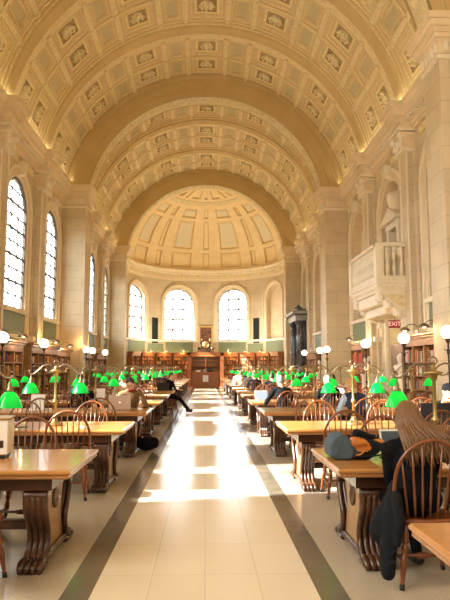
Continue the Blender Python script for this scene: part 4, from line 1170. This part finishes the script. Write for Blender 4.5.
def hand(b, wrist, d, side, up=(0, 0, 1), m='skin'):
    """palm and five curled fingers; d = pointing direction, side = thumb side"""
    w_ = Vector(wrist); d = Vector(d).normalized(); sd = Vector(side).normalized(); up = Vector(up); 
    b.ell(w_+d*.045, (.042, .048, .018), m, Matrix((sd, d, up)).transposed())
    for q, (o_, L) in enumerate(((.030, .062), (.010, .072), (-.010, .068), (-.030, .052))):
        k = w_+d*.085+sd*o_; k2 = k+d*L*.5-up*.006; k3 = k2+d*L*.4-up*.026
        b.chain([w_+d*.05+sd*o_*.8, k, k2, k3], [.010, .0098, .009, .0078], m)
    t0 = w_+d*.02+sd*.030; t1 = t0+d*.03+sd*.028-up*.006; b.chain([t0, t1, t1+d*.035+sd*.004-up*.010], [.012, .011, .009], m)

def person(loc, rz, label, top, legs, hair, group=None, lean=.10, tilt=.35, sleeve=None, wl=(-.14, .42, .80), wr=(.14, .42, .80), knees=((-.11, .43, .50), (.11, .43, .50)), feet=((-.12, .40, .07), (.12, .40, .07)), vox=.014, hz=0, turn=0, hairlong=False, shoes='black_pl', collar=None, facedetail=True, elb=.55, snap=True):
    if snap:      # the chair this person sits on
        c = min(CH, key=lambda q: (q.location-Vector(loc)).length); c.location = loc; c.rotation_euler.z = rz; CH.remove(c)
    root = thing('person', label, 'person', loc, rz, group); b = Blob(); sleeve = sleeve or top
    L = lean; sh = 1.00+hz
    b.ell((0, 0, .57), (.17, .14, .12), legs)
    b.ell((0, L*.35, .72), (.145, .115, .16), top); b.ell((0, L*.75, .90+hz*.7), (.170, .120, .17), top)
    b.cap((-.145, L, sh), (.145, L, sh), .066, .066, top); b.cap((-.07, L, sh+.03), (.07, L, sh+.03), .06, .06, top)
    neck0 = Vector((0, L, sh+.05)); neck1 = Vector((0, L+.03, sh+.13)); b.cap(neck0, neck1, .055, .05, 'skin')
    if collar: b.ell((0, L+.035, sh+.075), (.07, .065, .025), collar)
    R3 = Matrix.Rotation(turn, 3, 'Z') @ Matrix.Rotation(-tilt, 3, 'X'); hc = neck1+R3 @ Vector((0, .025, .10))
    hp = lambda x, y, z: hc+R3 @ Vector((x, y, z))
    b.ell(hc, (.074, .092, .100), 'skin', R3); b.ell(hp(0, .028, -.055), (.055, .060, .058), 'skin', R3)
    b.cap(hp(0, .092, .02), hp(0, .108, -.018), .010, .016, 'skin'); b.cap(hp(-.02, .088, -.055), hp(.02, .088, -.055), .011, .011, 'skin')
    for s in (-1, 1):
        b.ell(hp(s*.074, 0, -.005), (.012, .020, .030), 'skin', R3); b.cap(hp(s*.015, .088, .030), hp(s*.048, .078, .030), .009, .008, 'skin')
    sides = ((-1, wl), (1, wr))
    for s, w_ in sides:
        shd = Vector((s*.185, L, sh-.01)); wv = Vector(w_); mid = (shd+wv)/2; dd = (wv-shd).length; a_ = .29
        drop = math.sqrt(max(.0004, a_*a_-(dd/2)**2)); el = mid+Vector((s*elb, -.25, -.80)).normalized()*drop
        b.cap(shd, el, .058, .044, sleeve); fw = el.lerp(wv, .86); b.cap(el, fw, .044, .034, sleeve); b.cap(fw, wv, .026, .024, 'skin')
        dr = (wv-el); dr.z *= .2; hand(b, wv, dr, (-s, .15, 0))
    for (k, f), s in zip(zip(knees, feet), (-1, 1)):
        k = Vector(k); f = Vector(f); b.cap((s*.09, .02, .56), k, .088, .062, legs); b.cap(k, f+Vector((0, 0, .03)), .060, .040, legs)
        fd = (f-k); fd.z = 0
        fd = fd.normalized() if fd.length > .15 else Vector((0, 1, 0))
        b.cap(f+Vector((0, 0, -.015))-fd*.03, f+fd*.14+Vector((0, 0, -.030)), .045, .038, shoes)
    b.build('body', root, vox)
    h = Blob()
    h.ell(hp(0, -.018, .022), (.083, .092, .098), hair, R3); h.ell(hp(0, -.045, -.02), (.076, .062, .075), hair, R3)
    ho = h.build('hair', root, vox, 1)
    if facedetail:
        for s in (-1, 1):
            e = MB(); e.lathe([(.012*S(PI*q/6), -.012*Cc(PI*q/6)) for q in range(7)], 'dark', 8, Matrix.Translation(hp(s*.030, .083, .012)), cap=False); e.build('eye', root)
    return root, hp

# the woman at the front right, her long hair, her coat
wr_, hp = person((1.525, 4.30, 0), .10, 'person with long light-brown hair in black, seated with back to camera, front right', 'cloth_black', 'cloth_black', 'hair_brown', lean=.07, tilt=.32, hz=-.085,
    wl=(-.02, .42, .79), wr=(.14, .46, .79), vox=.011, elb=.12, snap=False, feet=((-.12, .30, .07), (.13, .34, .07)))
hb = MB(); hr = random.Random(3)
for q in range(150):
    a = hr.uniform(-1, 1); side = a*1.9; depth = hr.uniform(.9, 1.05)
    c0_ = hp(0, -.01, .11*depth)
    th = -PI/2+side*.78
    p1 = hp(.070*Cc(th)*depth, -.01+.085*S(th)*depth, .055); p2 = hp(.098*Cc(th)*depth, -.012+.108*S(th)*depth, -.05)
    x3 = p2.x*1.35+hr.uniform(-.025, .03)+.02; p3 = Vector((x3, min(p2.y, .02)-.03+hr.uniform(-.02, .01), 1.06))
    ln = hr.uniform(.80, .93); p4 = Vector((x3*1.12+.02+hr.uniform(-.02, .02), -.10+hr.uniform(-.02, .01), ln+.08)); p5 = Vector((x3*1.15+.035, -.09+hr.uniform(-.02, .01), ln))
    hb.tube([c0_, p1, p2, p3, p4, p5], [.010, .013, .015, .015, .011, .003], 'hair_brown', 5)
ho = hb.build('long_hair', wr_)
cb = Blob()
cb.chain([(1.31, 4.18, .66), (1.29, 4.19, .50), (1.275, 4.20, .34), (1.26, 4.20, .20), (1.255, 4.19, .10)], [.045, .055, .060, .058, .050], 'cloth_coat')
cb.chain([(1.31, 4.24, .58), (1.25, 4.26, .46), (1.215, 4.28, .36), (1.25, 4.28, .26)], [.05, .062, .062, .035], 'cloth_coat')
cb.chain([(1.31, 4.12, .62), (1.325, 4.11, .46), (1.31, 4.13, .30)], [.035, .035, .02], 'cloth_coat')
cb.chain([(1.31, 4.16, .70), (1.34, 4.30, .60), (1.36, 4.42, .54)], [.03, .045, .045], 'cloth_coat')
for q in range(7): cb.cap((1.245+.012*q, 4.145+.004*q, .16+.07*q), (1.30+.008*q, 4.13, .19+.07*q), .012, .008, 'cloth_coat')
tag(cb.build('coat', None, .011), 'charcoal coat hanging in folds over the left side of the front right chair', 'coat')

def laptop(loc, rz, label, lid='silver', w_=.33, hgt=.22, ang=1.92, back='logo', scr='screen', base='silver', dpt=.23):
    root = thing('laptop', label, 'laptop', loc, rz)      # screen faces local -Y... user sits at -Y
    MB().box(-w_/2, w_/2, -dpt, 0, .001, .018, base, .004).build('base', root)
    k = MB(); k.box(-w_/2+.02, w_/2-.02, -dpt*.55, -.02, .018, .020, 'black_pl'); k.box(-.045, .045, -dpt+.02, -dpt*.6, .018, .0195, 'cloth_grey'); k.build('keyboard', root)
    T = Matrix.Translation((0, 0, .012)) @ Matrix.Rotation(-(ang-PI/2), 4, 'X')
    l = MB(); l.box(-w_/2, w_/2, 0, .009, 0, hgt, lid, .003, T); lo = l.build('lid', root)
    s_ = MB(); s_.box(-w_/2+.015, w_/2-.015, -.0015, .001, .018, hgt-.015, scr, 0, T); s_.build('screen', root)
    if back == 'logo':
        g = MB(); n = 22
        pl = []
        for q in range(n):
            a = 2*PI*q/n; r = .016*(1-.12*max(0, S(a))**6-.10*max(0, -S(a))**8); x = r*Cc(a)*1.0; z = r*S(a)
            if x > .009: x = .009+.25*abs(z)**1.0*0+.0015*abs(z)/.016*4 if abs(z) < .009 else x
            pl.append((x, z))
        Tm = T @ Matrix(((1, 0, 0, 0), (0, 0, 1, .0092), (0, 1, 0, hgt*.52), (0, 0, 0, 1)))
        g.extrude(pl[::-1], 0, .001, 'white_logo', Tm)
        g.extrude([(.001, .018), (.004, .026), (.010, .029), (.008, .021)], 0, .001, 'white_logo', Tm); g.build('emblem', root)
    return root
Z = .7505
laptop((1.64, 5.02, Z), .12, 'white-framed laptop with dark screen in front of the long-haired person', 'white_pl', .32, .22, 1.85, None, 'screen', 'white_pl')
# man in brown at the third left table
person((-1.41, 11.47, 0), PI, 'person in a brown sweater over a red collar looking down at a silver laptop', 'cloth_brown', 'jeans', 'hair_dark', lean=.16, tilt=.62, collar='cloth_red', wl=(-.26, .50, .80), wr=(.10, .50, .80), vox=.013)
laptop((-1.50, 10.55, Z), PI, 'silver laptop with glowing emblem on the lid facing the camera', 'silver', .38, .255, 1.85)
# seated sideways with legs stretched into the aisle
person((-1.20, 20.00, 0), -PI*.62, 'person in black with legs stretched out into the aisle, left row', 'cloth_black', 'cloth_black', 'hair_dark', lean=.0, tilt=.2, wl=(-.12, .34, .76), wr=(.12, .34, .76), knees=((-.08, .36, .44), (.08, .40, .46)), feet=((-.05, .66, .12), (.10, .70, .10)), vox=.018)
laptop((-1.35, 19.1, Z), PI, 'black laptop open in front of the person with stretched legs', 'black_pl', .38, .26, 1.8, None, base='black_pl')
# dark figure between third and fourth left tables
person((-2.60, 12.64, 0), .0, 'person in a black hooded top bent low behind a green lamp, left row', 'cloth_black', 'jeans', 'hair_dark', lean=.20, tilt=.7, hz=-.06, vox=.016)
# man in black with grey hair, fourth right table
person((1.66, 12.68, 0), .22, 'person with grey hair in a black jumper seen from behind, right row', 'cloth_black', 'jeans', 'hair_grey', lean=.12, tilt=.4, vox=.014, collar='cloth_blue', wl=(-.22, .46, .80), wr=(.2, .46, .80))
laptop((1.28, 13.55, Z), .25, 'open laptop with pale screen before the person in the black jumper', 'silver', .32, .22, 1.85, None, 'screen_lit')
# blond in navy, third right table
person((2.55, 9.88, 0), .25, 'blond person in navy jacket with pale blue sleeve, fourth right table', 'cloth_navy', 'jeans', 'hair_blond', lean=.14, tilt=.3, sleeve='cloth_blue', turn=.3, vox=.014)
# white-haired figure in black
person((2.66, 12.64, 0), .0, 'person with white hair in black behind a green lamp, right row', 'cloth_black', 'cloth_black', 'hair_white', lean=.18, tilt=.5, vox=.016)
# man in dark cap leaning on his hand, far side of the second right table
r_, hp2 = person((3.47, 8.72, 0), PI, 'person in a dark cap leaning cheek on hand behind a black laptop', 'cloth_black', 'jeans', 'hair_dark', lean=.20, tilt=.35, hz=-.06, wl=(-.10, .46, .80), wr=(.10, .36, 1.02), vox=.013)
c_ = Blob(); c_.ell(hp2(0, -.005, .05), (.088, .10, .075), 'cloth_black'); c_.ell(hp2(0, .06, .05), (.07, .07, .012), 'cloth_black'); c_.build('cap', r_, .012, 1)
laptop((2.99, 7.72, Z), PI, 'large black laptop on the third right table, lid to the camera', 'black_pl', .40, .28, 1.72, None, base='black_pl')
# more readers down the hall
far = [(2.05, 18.25, 0, 'cloth_black', 'hair_dark', 'person in black bent over the seventh right table, aisle side'), (1.75, 21.1, 0, 'cloth_black', 'hair_dark', 'person in black at the near side of the eighth right table'),
       (1.62, 26.7, 0, 'cloth_beige', 'hair_brown', 'person in beige at the tenth right table'), (1.95, 29.5, 0, 'cloth_navy', 'hair_dark', 'person in navy at the eleventh right table'),
       (1.70, 31.0, PI, 'cloth_grey', 'hair_blond', 'person in grey facing the camera at the eleventh right table'), (1.9, 25.45, PI, 'cloth_blue', 'hair_brown', 'person in pale blue facing the camera, ninth right table'),
       (-1.75, 23.8, 0, 'cloth_navy', 'hair_dark', 'person in navy at the ninth left table'), (-2.3, 17.1, PI, 'cloth_beige', 'hair_brown', 'person in beige facing the camera, sixth left table'),
       (-2.6, 26.6, 0, 'cloth_black', 'hair_grey', 'person in black with grey hair at the tenth left table'), (3.4, 15.5, 0, 'cloth_white', 'hair_dark', 'person in white at the sixth right table, wall side'),
       (-3.3, 15.4, 0, 'cloth_grey', 'hair_dark', 'person in grey at the sixth left table, wall side')]
for x, y, rz, cl, hr_, lb in far:
    person((x, y, 0), rz+rnd.uniform(-.15, .15), lb, cl, 'jeans', hr_, lean=.15, tilt=.5, vox=.022, facedetail=False)

# backpack on the first right table
bp = Blob()
bp.poly([(1.012, .785), (1.012, .875), (1.050, .938), (1.12, .962), (1.175, .91), (1.215, .84), (1.20, .77), (1.17, .753), (1.05, .756)][::-1], 4.86, 5.12, 'bag_slate')
bp.poly([(1.15, .755), (1.16, .90), (1.31, .905), (1.47, .885), (1.46, .84), (1.38, .775), (1.34, .755)][::-1], 4.88, 5.14, 'cloth_coat')
bp.poly([(1.19, .87), (1.20, .925), (1.30, .905), (1.325, .872), (1.24, .862)][::-1], 4.862, 4.95, 'bag_orange')
bp.cap((1.24, 4.90, .965), (1.44, 4.95, .90), .035, .02, 'cloth_coat'); bp.cap((1.10, 4.88, .95), (1.06, 4.87, .80), .018, .018, 'bag_slate'); bp.cap((1.15, 4.87, .93), (1.19, 4.87, .80), .016, .016, 'bag_slate')
bp.ell((1.43, 4.93, .895), (.05, .05, .015), 'bag_orange')
bo = bp.build('body', None, .010, 1)
root = thing('backpack', 'slate blue and black backpack with orange panels on the second right table end', 'backpack', (0, 0, 0))
bo.parent = root
sbm = MB(); sbm.tube([(1.19, 4.87, .79), (1.27, 4.845, .775), (1.38, 4.86, .785), (1.50, 4.90, .80), (1.58, 4.97, .83), (1.55, 5.05, .85)], .011, 'cloth_coat', 6, flat=.5); sbm.tube([(1.20, 4.88, .775), (1.26, 4.85, .80), (1.30, 4.86, .83)], .008, 'bag_orange', 6)
sbm.tube([(1.42, 4.88, .77), (1.52, 4.89, .762), (1.60, 4.94, .775), (1.62, 5.02, .80)], .009, 'black_pl', 6); sbm.build('strap', root)
# black bag on the floor by the third left table
fb = Blob(); fb.ell((-1.06, 10.90, .13), (.19, .16, .12), 'cloth_black'); fb.ell((-.92, 10.88, .15), (.09, .10, .10), 'cloth_black'); fb.ell((-1.20, 10.92, .16), (.08, .10, .10), 'cloth_black')
fo = fb.build('body', None, .014, 1); root = thing('shoulder_bag', 'black bag slumped on the floor at the end of the fourth left table', 'bag'); fo.parent = root
h_ = MB(); h_.tube([(-1.2, 10.85, .2), (-1.15, 10.8, .30), (-1.02, 10.78, .31), (-.92, 10.82, .22)], .012, 'cloth_black', 6); h_.build('handle', root)
# pale boxy case on the first left table
root = thing('storage_case', 'pale boxy case with dark base and tan lid edge on the second left table', 'case', (-1.86, 5.12, Z), .12)
MB().box(-.22, .22, -.13, .13, .03, .315, 'white_pl', .012).build('body', root); MB().box(-.225, .225, -.135, .135, .315, .335, 'edge', .006).build('lid', root)
b = MB(); b.box(-.20, .20, -.11, .11, 0, .03, 'black_pl', .006); b.build('base', root)
b = MB(); b.box(.150, .185, -.134, -.128, .09, .15, 'leg', .003); b.build('catch', root)
# card signs, papers, open books
for (x, y, lb) in ((-2.92, 10.5, 'cream card sign standing on the fourth left table'), (-2.35, 13.3, 'cream card sign standing on the fifth left table'), (3.0, 13.4, 'cream card sign standing on the fifth right table')):
    root = thing('card_sign', lb, 'sign', (x, y, Z), 0, 'cream card signs')
    T = Matrix.Rotation(-.15, 4, 'X'); b = MB(); b.box(-.12, .12, -.006, .006, .0, .28, 'paper', .002, T); b.build('card', root); MB().box(-.10, .10, -.01, .07, 0, .012, 'black_pl').build('foot', root)
def open_book(x, y, rz, lb, m='paper'):
    root = thing('open_book', lb, 'book', (x, y, Z), rz)
    for s in (-1, 1):
        b = MB(); n = 6; pts = [(s*.16*q/n, .012+.014*S(PI*min(1, q/n*1.2))) for q in range(n+1)]
        b.extrude([(0, .001)]+pts+[(s*.16, .001)], -.11, .11, m, Matrix(((1, 0, 0, 0), (0, 0, 1, 0), (0, 1, 0, 0), (0, 0, 0, 1)))); b.build('page_block', root)
    MB().box(-.165, .165, -.115, .115, 0, .003, 'leg').build('cover', root)
for k, s, x, dy, rz in ((2, -1, 3.0, .45, .2), (3, -1, 1.45, .4, -.1), (4, -1, 1.5, .5, .2), (5, -1, 2.4, .4, 0), (3, 1, 2.6, .55, .1), (4, 1, 1.5, .5, -.2), (5, 1, 2.2, .6, 0), (6, 1, 1.45, .4, .2), (6, -1, 1.45, .5, .2), (7, 1, 1.5, .5, 0)):
    open_book(s*x, ynear(k)+dy, rz, 'open book with white pages on the %s table of the %s row' % (tname(k), SIDE[s]))
ph = MB(); ph.box(-.07, .07, -.035, .035, 0, .011, 'black_pl', .003); tag(ph.build('phone', None, (-2.30, 7.62, Z), .2), 'small black phone lying on the third left table', 'phone')
nb = MB(); nb.box(-.10, .10, -.14, .14, 0, .012, 'cloth_black', .003); tag(nb.build('notebook', None, (1.86, 4.92, Z), -.3), 'thin black notebook beside the white-framed laptop', 'notebook')

# marble busts on pedestals by the right wall
def bust(loc, rz, label):
    root = thing('marble_bust', label, 'sculpture', loc, rz, 'white marble busts')
    p = MB(); p.box(-.22, .22, -.22, .22, 0, .14, 'stone_pale', .02); p.box(-.17, .17, -.17, .17, .14, 1.18, 'stone_pale', .01); p.box(-.21, .21, -.21, .21, 1.18, 1.26, 'stone_pale', .02); p.build('pedestal', root)
    b = Blob(); b.cap((0, 0, 1.27), (0, 0, 1.36), .085, .065, 'bust'); b.ell((0, 0, 1.46), (.20, .12, .13), 'bust'); b.cap((-.15, 0, 1.50), (.15, 0, 1.50), .075, .075, 'bust')
    b.cap((0, .0, 1.55), (0, .015, 1.66), .062, .055, 'bust'); b.ell((0, .02, 1.76), (.082, .10, .115), 'bust'); b.ell((0, .05, 1.70), (.06, .065, .06), 'bust')
    b.cap((0, .115, 1.775), (0, .135, 1.735), .011, .017, 'bust'); b.cap((-.05, .10, 1.795), (.05, .10, 1.795), .011, .011, 'bust'); b.ell((0, -.03, 1.80), (.095, .10, .10), 'bust')
    for s in (-1, 1): b.ell((s*.085, .01, 1.76), (.014, .022, .034), 'bust')
    b.ell((0, .105, 1.69), (.03, .02, .014), 'bust'); b.build('head_and_shoulders', root, .012, 1)
bust((5.62, 16.95, 0), PI/2+.6, 'white marble bust on pedestal right of the exit doorway'.replace('right', 'near side'))
bust((5.75, 20.95, 0), PI/2, 'white marble bust on pedestal beside the bookcase of red books')
bust((5.75, 26.9-4.2+6.9, 0), PI/2, 'white marble bust on pedestal beyond the right pier')
